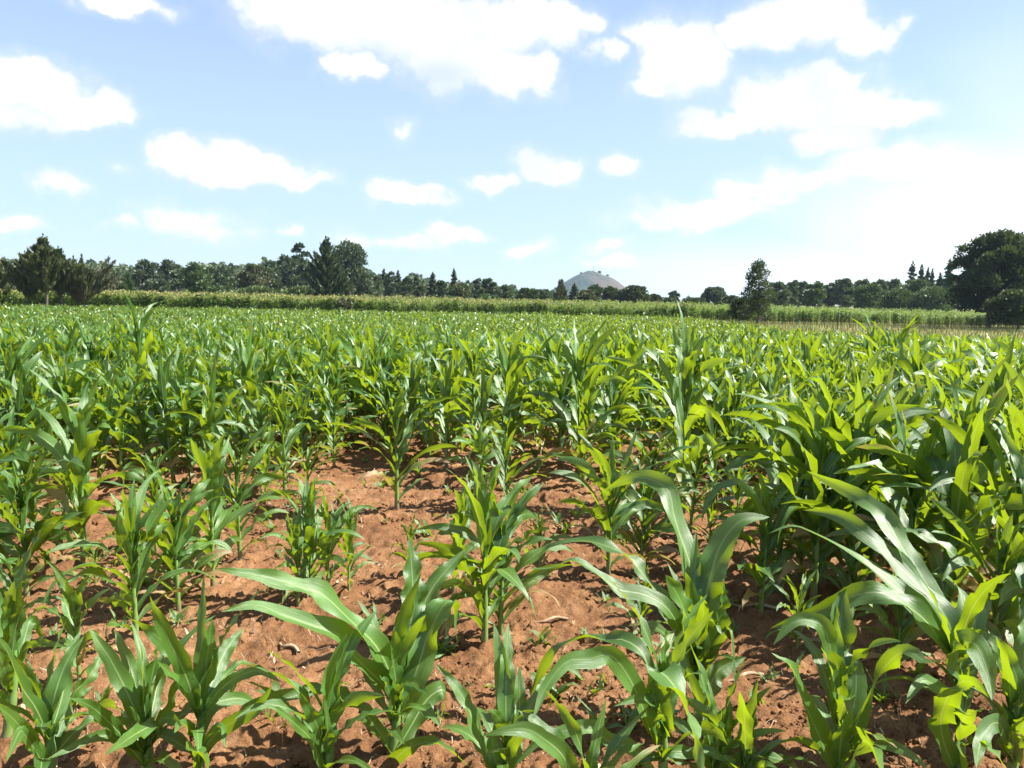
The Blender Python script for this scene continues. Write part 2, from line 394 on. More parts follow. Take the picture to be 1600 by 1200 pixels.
# ------------------------------------------------------------------ foreground plants read from the photograph, leaf by leaf
# (base pixel, stalk top pixel, label, [(leaf midrib pixels, width px, depth towards camera of tip in m, side the blade shows)])
HERO = [
 ((8, 1165), (22, 1015), 'upright maize plant cut by the left edge, one broad leaf standing straight up', [
   ([(20, 1040), (16, 1000), (22, 955), (33, 908)], 27, .05), ([(22, 1050), (35, 1018), (58, 1004), (106, 1010)], 17, .1),
   ([(22, 1060), (38, 1000), (50, 968), (68, 1000)], 18, -.1), ([(14, 1080), (2, 1030), (-20, 1000)], 22, .15), ([(14, 1110), (-10, 1080), (-40, 1100)], 18, .1),
   ([(18, 1040), (8, 985), (3, 930)], 20, -.1)]),
 ((75, 1238), (76, 1135), 'maize plant in the front left corner with dark upright leaves fanning both ways', [
   ([(76, 1150), (55, 1105), (33, 1072), (12, 1018), (-8, 990)], 28, .15), ([(78, 1140), (66, 1100), (56, 1075), (44, 1038)], 20, 0),
   ([(82, 1138), (98, 1085), (103, 1040), (126, 985)], 25, -.1), ([(84, 1150), (110, 1090), (135, 1062), (165, 1014)], 31, -.15),
   ([(72, 1190), (50, 1160), (25, 1128), (-6, 1100)], 26, .15), ([(80, 1185), (98, 1140), (112, 1122), (132, 1112)], 14, -.1),
   ([(72, 1200), (40, 1150), (30, 1145), (10, 1190)], 20, .2)]),
 ((226, 1232), (230, 1120), 'spreading maize plant at the front left with many broad glossy upright leaves', [
   ([(228, 1150), (200, 1085), (172, 1030), (138, 981)], 31, -.05), ([(229, 1140), (224, 1085), (222, 1050), (220, 1008)], 23, .05),
   ([(232, 1135), (244, 1080), (248, 1050), (258, 1010)], 24, -.12), ([(236, 1150), (262, 1100), (274, 1072), (292, 1042)], 25, .05),
   ([(224, 1175), (196, 1155), (170, 1128), (142, 1104), (108, 1090)], 25, .15), ([(232, 1160), (243, 1134), (215, 1145), (164, 1180)], 27, .3),
   ([(226, 1195), (190, 1158), (150, 1152), (72, 1187)], 19, .1), ([(226, 1175), (215, 1130), (200, 1100)], 16, .1)]),
 ((306, 1248), (312, 1090), 'maize plant at the front left with a long dark pointed leaf reaching up left', [
   ([(312, 1130), (316, 1080), (324, 1025), (331, 966)], 34, 0), ([(310, 1115), (290, 1055), (262, 995), (234, 930)], 29, .1),
   ([(314, 1110), (332, 1065), (352, 1018), (380, 982)], 30, -.15), ([(314, 1120), (350, 1072), (400, 1048), (440, 1066)], 20, .05),
   ([(308, 1180), (345, 1140), (395, 1110), (425, 1070)], 27, .15), ([(310, 1160), (330, 1105), (378, 1092), (420, 1115)], 23, -.1),
   ([(306, 1200), (318, 1160), (345, 1135), (352, 1170)], 20, .15), ([(308, 1150), (285, 1130), (272, 1145)], 18, .1), ([(308, 1215), (300, 1170), (318, 1185), (330, 1230)], 30, .3)]),
 ((506, 1235), (512, 1120), 'shaded dark maize plant at the front with a narrow leaf hanging left', [
   ([(508, 1200), (511, 1110), (520, 1050), (543, 988)], 38, 0), ([(508, 1190), (496, 1135), (476, 1100), (468, 1080)], 24, .05),
   ([(504, 1215), (488, 1160), (462, 1132), (430, 1108), (402, 1108)], 17, .1), ([(510, 1190), (520, 1120), (535, 1088), (556, 1100)], 22, -.1), ([(512, 1180), (512, 1130), (506, 1085)], 18, .1)]),
 ((612, 1186), (620, 1062), 'tall maize plant front of centre with two long leaves sweeping far left', [
   ([(624, 1090), (632, 1030), (645, 940), (640, 838)], 50, -.1), ([(627, 1085), (645, 1000), (672, 925), (726, 858)], 40, -.15),
   ([(618, 1100), (612, 1060), (588, 1010), (548, 970), (505, 930), (470, 918), (420, 902), (336, 888)], 43, .1),
   ([(614, 1105), (600, 1072), (568, 1040), (545, 1015), (530, 992), (490, 978), (445, 962), (400, 945), (345, 956)], 38, .15),
   ([(626, 1115), (652, 1045), (672, 985), (703, 940), (715, 1005)], 46, -.05), ([(618, 1175), (642, 1135), (668, 1092), (695, 1080), (686, 1135)], 33, -.1),
   ([(614, 1178), (590, 1140), (555, 1100), (505, 1076), (468, 1085), (404, 1104)], 27, .1),
   ([(602, 1200), (640, 1168), (684, 1162), (734, 1198)], 26, .25), ([(620, 1070), (620, 1010), (632, 955), (658, 895)], 26, .1),
   ([(621, 1080), (615, 1035), (618, 985)], 34, .12), ([(616, 1120), (606, 1075), (592, 1055)], 22, .1)]),
 ((788, 1245), (790, 1160), 'low maize plant at the bottom edge below centre with a leaf reaching up left', [
   ([(780, 1215), (752, 1160), (728, 1098), (706, 1064), (680, 1036)], 27, -.05), ([(796, 1210), (808, 1150), (812, 1095), (812, 1040)], 27, -.1),
   ([(798, 1220), (800, 1170), (830, 1130), (850, 1150)], 20, .1), ([(784, 1220), (770, 1170), (775, 1130)], 22, 0)]),
 ((920, 1330), (915, 1250), 'maize plant under the bottom edge showing one pale leaf that curves left', [
   ([(908, 1255), (885, 1190), (852, 1156), (815, 1138), (752, 1150)], 32, .1), ([(915, 1260), (930, 1225), (970, 1210), (1000, 1250)], 24, .1), ([(912, 1265), (900, 1230), (870, 1215)], 24, .1)]),
 ((1034, 1262), (1034, 1075), 'big maize plant in front right of centre with long leaves arching left to the ground', [
   ([(1024, 1165), (1000, 1095), (975, 1046), (950, 1023), (922, 1030), (885, 1034), (852, 1075), (832, 1126)], 38, .2),
   ([(1022, 1075), (1005, 1022), (975, 1000), (945, 1000), (915, 995), (872, 1012), (848, 1045), (828, 1090)], 27, -.15),
   ([(1040, 1140), (1024, 1075), (1030, 1050), (1055, 1075), (1078, 1130), (1098, 1215)], 52, .3),
   ([(1036, 1150), (1025, 1100), (1014, 1052)], 34, .1), ([(1036, 1090), (1036, 1035), (1041, 983)], 22, 0),
   ([(1024, 1215), (990, 1172), (950, 1158), (925, 1136), (880, 1142), (840, 1160), (803, 1198)], 26, .1),
   ([(1038, 1130), (1046, 1080), (1060, 1040), (1070, 1000)], 30, -.1), ([(1030, 1180), (1024, 1140), (1032, 1110), (1050, 1150)], 24, .2)]),
 ((1092, 1140), (1084, 1010), 'maize plant behind the big front one with sunlit yellow-green leaves and a twisted top leaf', [
   ([(1080, 1060), (1075, 1010), (1090, 985), (1112, 972), (1128, 992)], 44, .1), ([(1086, 1040), (1078, 985), (1062, 937), (1040, 898)], 48, .1),
   ([(1088, 1040), (1096, 965), (1112, 895), (1128, 848), (1160, 812), (1203, 808)], 50, -.1),
   ([(1078, 1040), (1040, 950), (1010, 905), (985, 874), (955, 856), (912, 845), (865, 850), (840, 868)], 29, -.05),
   ([(1076, 1030), (1050, 960), (1010, 930), (965, 920), (925, 890), (895, 876), (860, 888), (822, 888)], 30, .1),
   ([(1086, 1010), (1090, 930), (1078, 880), (1062, 835), (1052, 800), (1046, 770), (1025, 752), (988, 746), (944, 766)], 40, -.2),
   ([(1090, 1105), (1105, 1080), (1125, 1045), (1164, 1027)], 33, -.1), ([(1090, 1050), (1115, 1000), (1128, 950), (1130, 910)], 36, .1),
   ([(1088, 1030), (1080, 960), (1082, 920), (1090, 880)], 36, -.15), ([(1092, 1060), (1118, 1010), (1140, 985), (1148, 1070)], 18, .1)]),
 ((1112, 1250), (1114, 1180), 'small narrow-leaved maize plant at the bottom edge, right of centre', [
   ([(1112, 1200), (1118, 1150), (1112, 1090), (1092, 1030)], 16, -.1), ([(1114, 1205), (1124, 1150), (1128, 1100)], 22, .05), ([(1118, 1210), (1132, 1160), (1142, 1095)], 26, 0), ([(1112, 1215), (1100, 1170), (1104, 1130)], 18, .1)]),
 ((1160, 1270), (1164, 1200), 'maize plant mostly below the bottom edge, a single spike of leaf showing', [
   ([(1160, 1225), (1172, 1160), (1181, 1117)], 22, 0), ([(1158, 1230), (1140, 1190), (1120, 1180)], 18, .05), ([(1164, 1235), (1190, 1195), (1215, 1200)], 16, .05)]),
 ((1308, 1235), (1310, 1090), 'maize plant in front right with a broad dark leaf bowing down on its left', [
   ([(1306, 1215), (1284, 1160), (1258, 1100), (1238, 1045), (1205, 1020)], 40, .15), ([(1306, 1120), (1302, 1040), (1290, 988), (1272, 970), (1240, 972), (1208, 1008)], 34, .1),
   ([(1310, 1100), (1312, 1020), (1314, 965), (1320, 916)], 46, -.1), ([(1308, 1130), (1302, 1060), (1282, 1008)], 26, .1),
   ([(1316, 1160), (1334, 1100), (1338, 1060), (1334, 1018)], 42, -.05), ([(1322, 1170), (1350, 1100), (1380, 1045), (1416, 1017), (1448, 1035), (1478, 1030)], 36, .15),
   ([(1310, 1200), (1316, 1140), (1330, 1094)], 32, .1), ([(1318, 1245), (1335, 1175), (1355, 1160), (1382, 1220)], 52, .35), ([(1310, 1150), (1320, 1100), (1322, 1040)], 28, -.1)]),
 ((1500, 1220), (1496, 1030), 'large maize plant at the front right with several long leaves streaming up left', [
   ([(1502, 1040), (1478, 965), (1440, 920), (1407, 887), (1370, 850), (1325, 815), (1298, 803), (1255, 797)], 40, -.1),
   ([(1498, 1030), (1455, 930), (1425, 882), (1402, 842), (1380, 805), (1352, 783), (1312, 760), (1260, 736)], 38, -.2),
   ([(1498, 1040), (1450, 965), (1400, 920), (1362, 887), (1325, 862), (1275, 835), (1237, 822), (1200, 834)], 42, 0),
   ([(1494, 1050), (1455, 980), (1412, 943), (1380, 927), (1345, 928), (1300, 945), (1250, 965), (1203, 982)], 42, .15),
   ([(1500, 1060), (1505, 1010), (1525, 1008), (1542, 1045), (1550, 1095)], 40, .2), ([(1490, 1200), (1470, 1140), (1478, 1095), (1498, 1068), (1522, 1066), (1545, 1090)], 40, .25),
   ([(1504, 1215), (1498, 1150), (1510, 1118), (1538, 1108)], 40, .35), ([(1500, 1080), (1496, 1030), (1490, 1000)], 44, .1),
   ([(1504, 1060), (1522, 980), (1535, 930), (1545, 945)], 34, -.15), ([(1488, 1130), (1470, 1080), (1440, 1065), (1415, 1100)], 28, .15)]),
 ((1582, 1230), (1580, 1110), 'maize plant in the front right corner with glowing upright yellow-green leaf', [
   ([(1574, 1185), (1568, 1120), (1561, 1055)], 38, .05), ([(1590, 1130), (1590, 1065), (1570, 1018), (1540, 993), (1503, 982)], 26, .05),
   ([(1582, 1140), (1595, 1090), (1612, 1050)], 40, 0), ([(1580, 1180), (1560, 1130), (1535, 1150), (1525, 1200)], 34, .25), ([(1586, 1150), (1602, 1000), (1598, 930)], 34, -.2), ([(1582, 1190), (1600, 1130), (1630, 1120)], 34, .1)]),
]

def hero_plant(spec, idx):
    (bx, by), (tx, ty), label, leaves = spec
    r = np.random.default_rng(500+idx)
    B = ground_at(bx, by)
    h = np.array([B[0], B[1], 0]); hd = h/np.linalg.norm(h)
    def unp(px, py, dep):
        d = ray(px, py)
        t = (np.linalg.norm(h)-dep)/(d@hd)
        return CAM+d*t-B
    dist = (B-CAM)@fw
    st, lf = Bag(), Bag()
    top = unp(tx, ty, 0)
    zz = np.linspace(-0.06, 1.0, 16)
    P = np.array([top*z for z in zz]); P[:, :2] += (np.sin(zz*3)[:, None])*0.006
    rad = 0.019*(1-0.5*np.clip(zz, 0, 1))*(1+0.1*np.sin(zz*30))
    V, F, U = tube(P, rad, 10); st.add(V, F, U)
    cam_dir = -hd
    for j, (pts, w, dep) in enumerate(leaves):
        q = np.array(pts, float)
        s = np.r_[0, np.cumsum(np.linalg.norm(np.diff(q, axis=0), axis=1))]; s /= s[-1]
        W3 = np.array([unp(x, y, dep*1.6*(ss**1.2)) for (x, y), ss in zip(q, s)])
        # start inside the stalk
        k = np.clip((W3[0]@top)/(top@top), 0.05, 1.0)
        root = top*k
        if np.linalg.norm(W3[0]-root) > 0.015:
            W3 = np.vstack([root, W3])
        n = 26
        P = catmull(W3, n)
        t = np.linspace(0, 1, n)
        N = np.tile(unit(cam_dir*0.75+np.array([0.38, 0, 0.7])), (n, 1))
        fold = 0.9*(1-sstep(0, 0.22, t))+0.24
        dpx = (np.linalg.norm(h)-dep)/np.linalg.norm(h)
        Wm = 0.5*w*0.92*dist/FPX*dpx*leaf_width(t, 0.55)
        tw = r.normal(0, 0.45)*sstep(0.1, 1, t)+r.normal(0, 0.22)+0.45*np.sin(t*5+r.uniform(0, 6))*sstep(0.1, 0.5, t)
        ribbon(lf, P, Wm, N, fold, r.uniform(0.22, 0.60), r.uniform(2.0, 3.8), r.uniform(0, 6.3), 6, r.uniform(0.1, 1), 0.1+0.3*r.random(), tw)
    # the narrower leaves round the whorl and down the stem
    Ht = float(np.linalg.norm(top))
    pl = r.uniform(0, 6.28)
    for q in range(9):
        f = q/8
        az = pl+pi*(q % 2)+r.normal(0, .5)
        e0 = radians(58+22*f+r.normal(0, 6))
        proc_leaf(lf, r, top*(0.25+0.78*f), az, r.uniform(.26, .42)*(0.75+Ht), r.uniform(.030, .055), e0, e0-radians(r.uniform(15, 60) if f > .5 else r.uniform(50, 120)), 1.4, 16, 4,
                  r.normal(0, .4), r.normal(0, .9), 0.2+0.5*r.random()*(f < .3))
    return add_plant(st, lf, B, label), B

PLANTS = []        # (x, y) of every plant already standing
for i, sp in enumerate(HERO):
    e, B = hero_plant(sp, i)
    PLANTS.append((B[0], B[1]))

# second and third rows: own shape each, standing where the photograph shows them
MID = [
 (42, 935, 712, 'maize plant near the left edge with broad pale leaves fanned to the right', 11, 1.25),
 (124, 1072, 905, 'small maize plant on bare soil at the left, folded leaf pointing right', 8, 1.1),
 (132, 885, 600, 'tall dark maize plant towards the left edge standing over its neighbours', 12, 1.1),
 (213, 1006, 750, 'thin-stalked maize plant on bare soil at the left with narrow upright leaves', 10, .9),
 (279, 960, 740, 'maize plant with a purple stalk foot at the left of the bare soil', 11, 1.1),
 (333, 925, 712, 'maize plant with sunlit cupped leaves between purple-footed plant and bushy one', 11, 1.2),
 (375, 880, 695, 'upright maize plant behind the cupped-leaf one, left of the bare patch', 10, 1.0),
 (98, 885, 800, 'knee-high yellowish maize seedling on open soil near the left edge', 7, .8),
 (150, 925, 850, 'tiny maize seedling beside the thin-stalked plant on the left', 6, .8),
 (486, 942, 760, 'bushy maize plant with many narrow leaves alone on bare soil left of centre', 15, .85),
 (512, 935, 775, 'second stem of the bushy clump left of centre, leaning right', 11, .8),
 (466, 950, 800, 'front left stem of the bushy clump left of centre, short and dense', 13, .8),
 (545, 930, 805, 'low outermost right stem of the bushy clump left of centre', 11, .8),
 (640, 905, 812, 'small maize plant on bare soil behind the tall front plant', 8, .8),
 (620, 800, 605, 'slim maize plant at the head of the bare patch with a dark stalk', 10, .95),
 (757, 1018, 722, 'maize plant in the centre of the field with a thick leafy stem on open soil', 14, 1.0),
 (782, 1005, 760, 'lesser stem against the right side of the central maize plant', 10, .85),
 (842, 905, 800, 'low spreading maize plant right of the central plant', 8, .85),
 (950, 905, 690, 'narrow maize plant right of the central one with a thin drooping leaf', 12, .9),
 (1068, 805, 530, 'tall maize plant right of centre with a sunlit curled top leaf', 13, 1.15),
 (905, 745, 520, 'tallest-looking dark maize plant in the clump right of centre', 13, 1.2),
 (945, 735, 528, 'tall maize plant with yellow-green blades beside the dark one of the clump', 12, 1.2),
 (875, 730, 560, 'maize plant on the left flank of the tall clump right of centre', 11, 1.1),
 (795, 740, 548, 'tall dense maize plant at the head of the central path', 14, 1.1),
 (765, 690, 570, 'maize plant left of the dense one at the head of the central path', 11, 1.0),
 (700, 650, 520, 'dark maize plant left of the central path with a spear-shaped leaf', 11, 1.1),
 (1188, 970, 750, 'maize plant with a bare straight stalk on open soil right of centre', 11, 1.0),
 (1150, 855, 735, 'short maize plant behind the bare-stalked one', 9, .9),
 (1108, 862, 765, 'thin small maize plant on soil under the tall curled-top one', 7, .75),
 (1282, 862, 762, 'small dark maize plant on open soil at the right', 8, .9),
 (218, 660, 472, 'very tall maize plant at the left rising above the field to the treeline', 13, .9),
 (1392, 650, 503, 'tall maize plant at the right whose crown breaks the far field edge', 12, 1.1),
 (1365, 640, 512, 'tall maize plant left of the one breaking the far field edge', 10, 1.0),
 (1552, 800, 512, 'tall maize plant near the right edge with wide leaves against the big tree', 13, 1.2),
 (1590, 860, 560, 'tall maize plant cut by the right edge below the big tree', 12, 1.2),
 (1525, 860, 610, 'maize plant with broad shiny leaves left of the right edge', 12, 1.2),
 (1475, 1010, 655, 'robust maize plant behind the streaming-leaf plant at the right', 13, 1.2),
 (1572, 1010, 640, 'maize plant with a glossy blue-green blade at the right edge', 13, 1.2),
 (1425, 925, 720, 'maize plant with a wide leaf curling over to the left, right side of field', 11, 1.2),
 (1340, 850, 690, 'maize plant with a drooping top leaf at the right of open soil', 11, 1.1),
 (1600, 1120, 720, 'dark tall maize plant overlapping the right edge', 13, 1.2),
 (1545, 1080, 780, 'shaded maize plant between the right edge and the streaming-leaf plant', 12, 1.1),
 (1400, 1060, 880, 'low maize plant in the shade between the two large front right plants', 10, 1.0),
 (1255, 770, 645, 'maize plant with glossy leaves behind the small dark one at the right', 11, 1.0),
 (1215, 930, 830, 'stunted maize plant beside the bare stalk on the right', 8, .8),
 (18, 850, 640, 'maize plant at the left edge with wide pale leaves above open soil', 12, 1.2),
 (75, 775, 610, 'maize plant with silvery leaves behind the left edge plant', 12, 1.1),
 (445, 775, 600, 'maize plant at the upper left corner of the bare patch', 11, 1.0),
 (522, 735, 600, 'maize plant with spear leaf at the upper edge of the bare patch', 11, 1.0),
 (30, 1010, 860, 'small shaded maize plant by the left edge behind the upright one', 9, 1.0),
 (1245, 1020, 900, 'small maize plant with limp leaves in front of the bare-stalked one', 8, .9),
 (1000, 1010, 900, 'limp small maize plant behind the big front plant', 8, .9),
 (1330, 985, 860, 'maize plant half hidden behind the bowed-leaf plant on the right', 10, 1.1),
]
for i, (bx, by, ty, label, nl, wd) in enumerate(MID):
    B = ground_at(bx, by)
    hd = np.array([B[0], B[1]]); dh = np.linalg.norm(hd)
    d = ray(bx, ty); z = CAMH+d[2]*dh/np.hypot(d[0], d[1])
    H = float(np.clip((z-B[2])*1.08, 0.2, 1.7))
    wd2 = (0.35+0.62*wd)*min(1.0, 0.85/H)**0.6
    st, lf = maize_bags(900+i, H, nl+7, 18, 0, wide=wd2, spread=0.9)
    add_plant(st, lf, B, label)
    PLANTS.append((B[0], B[1]))

# ------------------------------------------------------------------ the rows behind
rows = []
cand = []
y = 2.6; row = 0
while y < 95.5:
    sp = (0.21 if y < 4.5 else 0.18) if y < 24 else (0.34 if y < 50 else 0.42)
    half = 0.76*y+2.0
    xs = np.arange(-half, half, sp)
    xs = xs+rng.normal(0, 0.05, len(xs))
    ys = y+rng.normal(0, 0.09, len(xs))+0.25*np.sin(xs*0.35+row)
    keep = rng.random(len(xs)) > 0.10
    for xx, yy in zip(xs[keep], ys[keep]):
        cand.append((xx, yy, row))
    row += 1
    y += 0.52 if y < 24 else (0.75 if y < 50 else 0.85)
cand = np.array(cand)
zc = gz(cand[:, 0], cand[:, 1])
cx, cy, cz = proj(np.stack([cand[:, 0], cand[:, 1], zc], 1))
PA = np.array(PLANTS)
dmin = np.sqrt(((cand[:, None, :2]-PA[None])**2).sum(-1)).min(1)
prob = np.ones(len(cand))
def edge(x, y):
    return np.interp(800+FPX*x/np.maximum(y, 1), [900, 1080, 1230, 1700], [95, 88, 57, 46])
prob[cand[:, 1] > edge(cand[:, 0], cand[:, 1])+1.5*(vnoise(cand[:, 0]*.3, cand[:, 1]*.3, 2)-.5)] = 0
prob[(cy > 985)] = 0.0
m1 = (cy > 770) & (cy <= 985)
prob[m1 & (cx < 1200)] = 0.22
prob[m1 & (cx >= 1200)] = 0.7
prob[m1 & (cx < 60)] = 0.5
m2 = (cy > 705) & (cy <= 770)
prob[m2 & (cx > 400) & (cx < 1050)] = 0.30
prob[m2 & (cx >= 1050)] = 0.85
prob[m2 & (cx <= 400)] = 0.95
path = (cy > 610) & (cy <= 705) & (np.abs(cx-(735+(cy-610)*0.1)) < 26)
prob[path] = 0.12
sel = (rng.random(len(cand)) < prob) & (dmin > 0.17) & (cx > -160) & (cx < 1760) & (cy < 1200)
cand = cand[sel]; zc = zc[sel]; cx = cx[sel]; cy = cy[sel]
order = np.argsort(cand[:, 1])
vis = [k for k in order if -25 < cx[k] < 1625]
n_single = 300-len(PLANTS)
single = vis[:n_single]
sset = set(int(k) for k in single)

ORD = ['first', 'second', 'third', 'fourth', 'fifth', 'sixth', 'seventh', 'eighth', 'ninth', 'tenth', 'eleventh', 'twelfth', 'thirteenth', 'fourteenth',
       'fifteenth', 'sixteenth', 'seventeenth', 'eighteenth', 'nineteenth', 'twentieth']
TENS = {20: 'twenty', 30: 'thirty', 40: 'forty', 50: 'fifty', 60: 'sixty'}
def ordinal(n):
    if n <= 20: return ORD[n-1]
    a, b = n//10*10, n % 10
    return TENS[a]+'-'+ORD[b-1] if b else TENS[a][:-1]+'ieth'

NV = 20
protos = []
for v in range(NV):
    H0 = 0.86
    nl = int(rng.integers(15, 22)); spd = [1.0, 0.75, 1.25][v % 3]
    st, lf = maize_bags(40+v, H0, nl, 15, 0, wide=rng.uniform(0.85, 1.15), spread=spd)
    if v % 6 == 1:
        lf.A['dry'] = [np.asarray(q)+.25 for q in lf.A['dry']]
    protos.append((st.mesh('stalk', M_STALK), lf.mesh('leaves', M_LEAF), ['arching', 'upright', 'drooping'][v % 3]))

def plant_scale(x, y):
    patch = vnoise(np.array([x*0.45]), np.array([y*0.45]), 21)[0]
    s = 0.86+0.48*patch+random.gauss(0, 0.10)
    if y > 6 and random.random() < 0.07: s *= 1.3
    return float(np.clip(s, 0.45, 1.5))

# rows of the single plants, numbered from the camera, counted left to right
def nice_rows(ks):
    rr = {}
    for k in ks: rr.setdefault(int(cand[k, 2]), []).append(k)
    return [sorted(rr[q], key=lambda k: cx[k]) for q in sorted(rr)]
first = {}
for ri, ks in enumerate(nice_rows(single)):
    for ci, k in enumerate(ks):
        v = (int(k)*7+ri*3+ci) % NV
        x, y = cand[k, 0], cand[k, 1]
        s = plant_scale(x, y)*(.62 if 770 < cy[k] < 985 and cx[k] < 1200 else 1)
        size = 'short' if s < 0.78 else ('tall' if s > 1.05 else 'middling')
        stm, lfm, habit = protos[v]
        e = empty('maize_plant', (x, y, zc[k]), random.uniform(0, 6.28), s)
        e.rotation_euler = (random.gauss(0, 0.06), random.gauss(0, 0.06), random.uniform(0, 6.28))
        tag(e, f'{size} maize plant with {habit} leaves, {ordinal(ci+1)} from left in the {ordinal(ri+1)} planted row back', 'maize plant', GROUP)
        if v not in first:
            first[v] = (link('stalk', stm, e), link('leaves', lfm, e))
        else:
            for src in first[v]:
                c = src.copy(); COL.objects.link(c); c.parent = e

# the rest of the crop: one mass
def template(lod, seed):
    st, lf = maize_bags(seed, 0.86, {1: 15, 2: 13, 3: 9}[lod], 15, lod, wide={1: 1.1, 2: 1.3, 3: 1.75}[lod], spread=[1.0, 0.8, 1.2][seed % 3])
    return lf.arrays(), st.arrays()
def scatter(bag_l, bag_s, tpl, X, Y, Z, sc, rz):
    (V, F, U, A), (V2, F2, U2, _) = tpl
    n = len(X)
    c, s = np.cos(rz), np.sin(rz)
    def inst(V):
        x = (V[None, :, 0]*c[:, None]-V[None, :, 1]*s[:, None])*sc[:, None]+X[:, None]
        y = (V[None, :, 0]*s[:, None]+V[None, :, 1]*c[:, None])*sc[:, None]+Y[:, None]
        z = V[None, :, 2]*sc[:, None]+Z[:, None]
        return np.stack([x, y, z], -1).reshape(-1, 3)
    off = (np.arange(n)*len(V))[:, None, None]
    jit = rng.uniform(-0.25, 0.25, n)
    bag_l.add(inst(V), (F[None]+off).reshape(-1, 4), np.tile(U, (n, 1)), tone=np.clip(A['tone'][None]+jit[:, None], 0, 1).ravel(), dry=np.tile(A['dry'], n))
    if bag_s is not None:
        off = (np.arange(n)*len(V2))[:, None, None]
        bag_s.add(inst(V2), (F2[None]+off).reshape(-1, 4), np.tile(U2, (n, 1)))
rest = np.array([k for k in order if int(k) not in sset])
bl = Bag(); bs_ = Bag()
for lod, lo, hi, nt in ((1, 0, 18, 24), (2, 18, 42, 24), (3, 42, 99, 24)):
    ks = rest[(cand[rest, 1] >= lo) & (cand[rest, 1] < hi)]
    which = rng.integers(0, nt, len(ks))
    for v in range(nt):
        kk = ks[which == v]
        if not len(kk): continue
        sc = np.array([plant_scale(a, b) for a, b in cand[kk, :2]])
        scatter(bl, bs_ if lod == 1 else None, template(lod, 300+lod*50+v), cand[kk, 0], cand[kk, 1], zc[kk], sc, rng.uniform(0, 6.28, len(kk)))
crop = link('maize_crop', bl.mesh('maize_crop', M_LEAF))
tag(crop, 'dense young maize filling the field behind the nearest plants', 'crop', kind='stuff')
link('stalks', bs_.mesh('stalks', M_STALK), crop)['kind'] = 'stuff'

# ------------------------------------------------------------------ ground
ys = np.concatenate([np.linspace(-6, 1.2, 10), 1.4*1.0040**np.arange(0, 730), ])
ys = ys[ys < 24]
far = 24.5*1.06**np.arange(0, 92)
ys = np.concatenate([ys, far[far < 4200], [4200]])
u = np.linspace(-1, 1, 900)
u = np.sign(u)*np.abs(u)**1.15
X = u[None, :]*(3.0+1.25*np.abs(ys))[:, None]; Y = np.broadcast_to(ys[:, None], X.shape)
Z = gz(X, Y)
fade = 1-sstep(8, 14, Y)
clod = np.abs(vnoise(X*13, Y*13, 31)-0.5)*2
Z = Z+fade*(0.026*(vnoise(X*8.5, Y*9.5, 30)-0.5)+0.030*(0.5-clod)*vnoise(X*2.3, Y*2.3, 33)+0.026*(vnoise(X*30, Y*30, 32)-0.5)+0.020*(vnoise(X*70, Y*70, 35)-0.5)*(Y < 7))
near = [(a, b) for a, b in PLANTS]+[(cand[k, 0], cand[k, 1]) for k in single]
r1 = int(np.searchsorted(ys, 10.0))
Xn, Yn, Zn = X[:r1], Y[:r1], Z[:r1]
for a, b in near:
    if b > 9.5: continue
    i0, i1 = np.searchsorted(ys, [b-.25, b+.25])
    sl = slice(max(0, i0), min(r1, i1))
    d2 = (Xn[sl]-a)**2+(Yn[sl]-b)**2
    Zn[sl] += 0.028*np.exp(-d2/.006)*(.5+vnoise(Xn[sl]*25, Yn[sl]*25, 40))
g = link('ground', mesh_from('ground', np.stack([X, Y, Z], -1).reshape(-1, 3), grid_faces(*X.shape), M_SOIL, attrs={'grassy': sstep(-1, 3, Y-edge(X, Y)+3*(vnoise(X*.4, Y*.4, 12)-.5)).ravel()}))
tag(g, 'reddish brown tilled soil of the field', 'ground', kind='structure')

# clods of soil, straw, weeds
def blob_template(seed):
    r = np.random.default_rng(seed)
    k, n = 7, 5
    th = np.linspace(0, 2*pi, k, endpoint=False); ph = np.linspace(0.12, pi-0.12, n)
    V = np.stack([np.sin(ph)[:, None]*np.cos(th)[None], np.sin(ph)[:, None]*np.sin(th)[None], np.cos(ph)[:, None]*np.ones(k)[None]], -1)
    V = V*r.uniform(0.65, 1.25, (n, k))[..., None]*np.array([1, r.uniform(0.6, 1), r.uniform(0.5, 0.8)])
    return V.reshape(-1, 3), grid_faces(n, k, True)
bag = Bag()
N = 45000
yy = 2.2*np.exp(rng.random(N)*np.log(11/2.2)); xx = rng.uniform(-1, 1, N)*(0.75*yy+0.5)
dens = vnoise(xx*2.2, yy*2.2, 44)
ok = rng.random(N) < sstep(0.25, 0.75, dens)+0.1
xx, yy = xx[ok], yy[ok]; zz = gz(xx, yy)
ss = 0.003+0.013*rng.random(len(xx))**3.5; ss[rng.random(len(xx)) < 0.03] *= 1.9
wh = rng.integers(0, 12, len(xx))
for v in range(12):
    V, F = blob_template(v)
    k = wh == v
    if not k.any(): continue
    c, s = np.cos(xx[k]*99), np.sin(xx[k]*99)
    P = np.stack([V[None, :, 0]*c[:, None]-V[None, :, 1]*s[:, None], V[None, :, 0]*s[:, None]+V[None, :, 1]*c[:, None], np.broadcast_to(V[None, :, 2], (k.sum(), len(V)))], -1)
    P = P*ss[k][:, None, None]+np.stack([xx[k], yy[k], zz[k]+ss[k]*0.25], -1)[:, None, :]
    bag.add(P.reshape(-1, 3), (F[None]+(np.arange(k.sum())*len(V))[:, None, None]).reshape(-1, 4))
c = link('soil_clods', bag.mesh('soil_clods', M_SOIL, False)); tag(c, 'small crumbs and clods of red soil scattered between the plants', 'soil clods', kind='stuff')

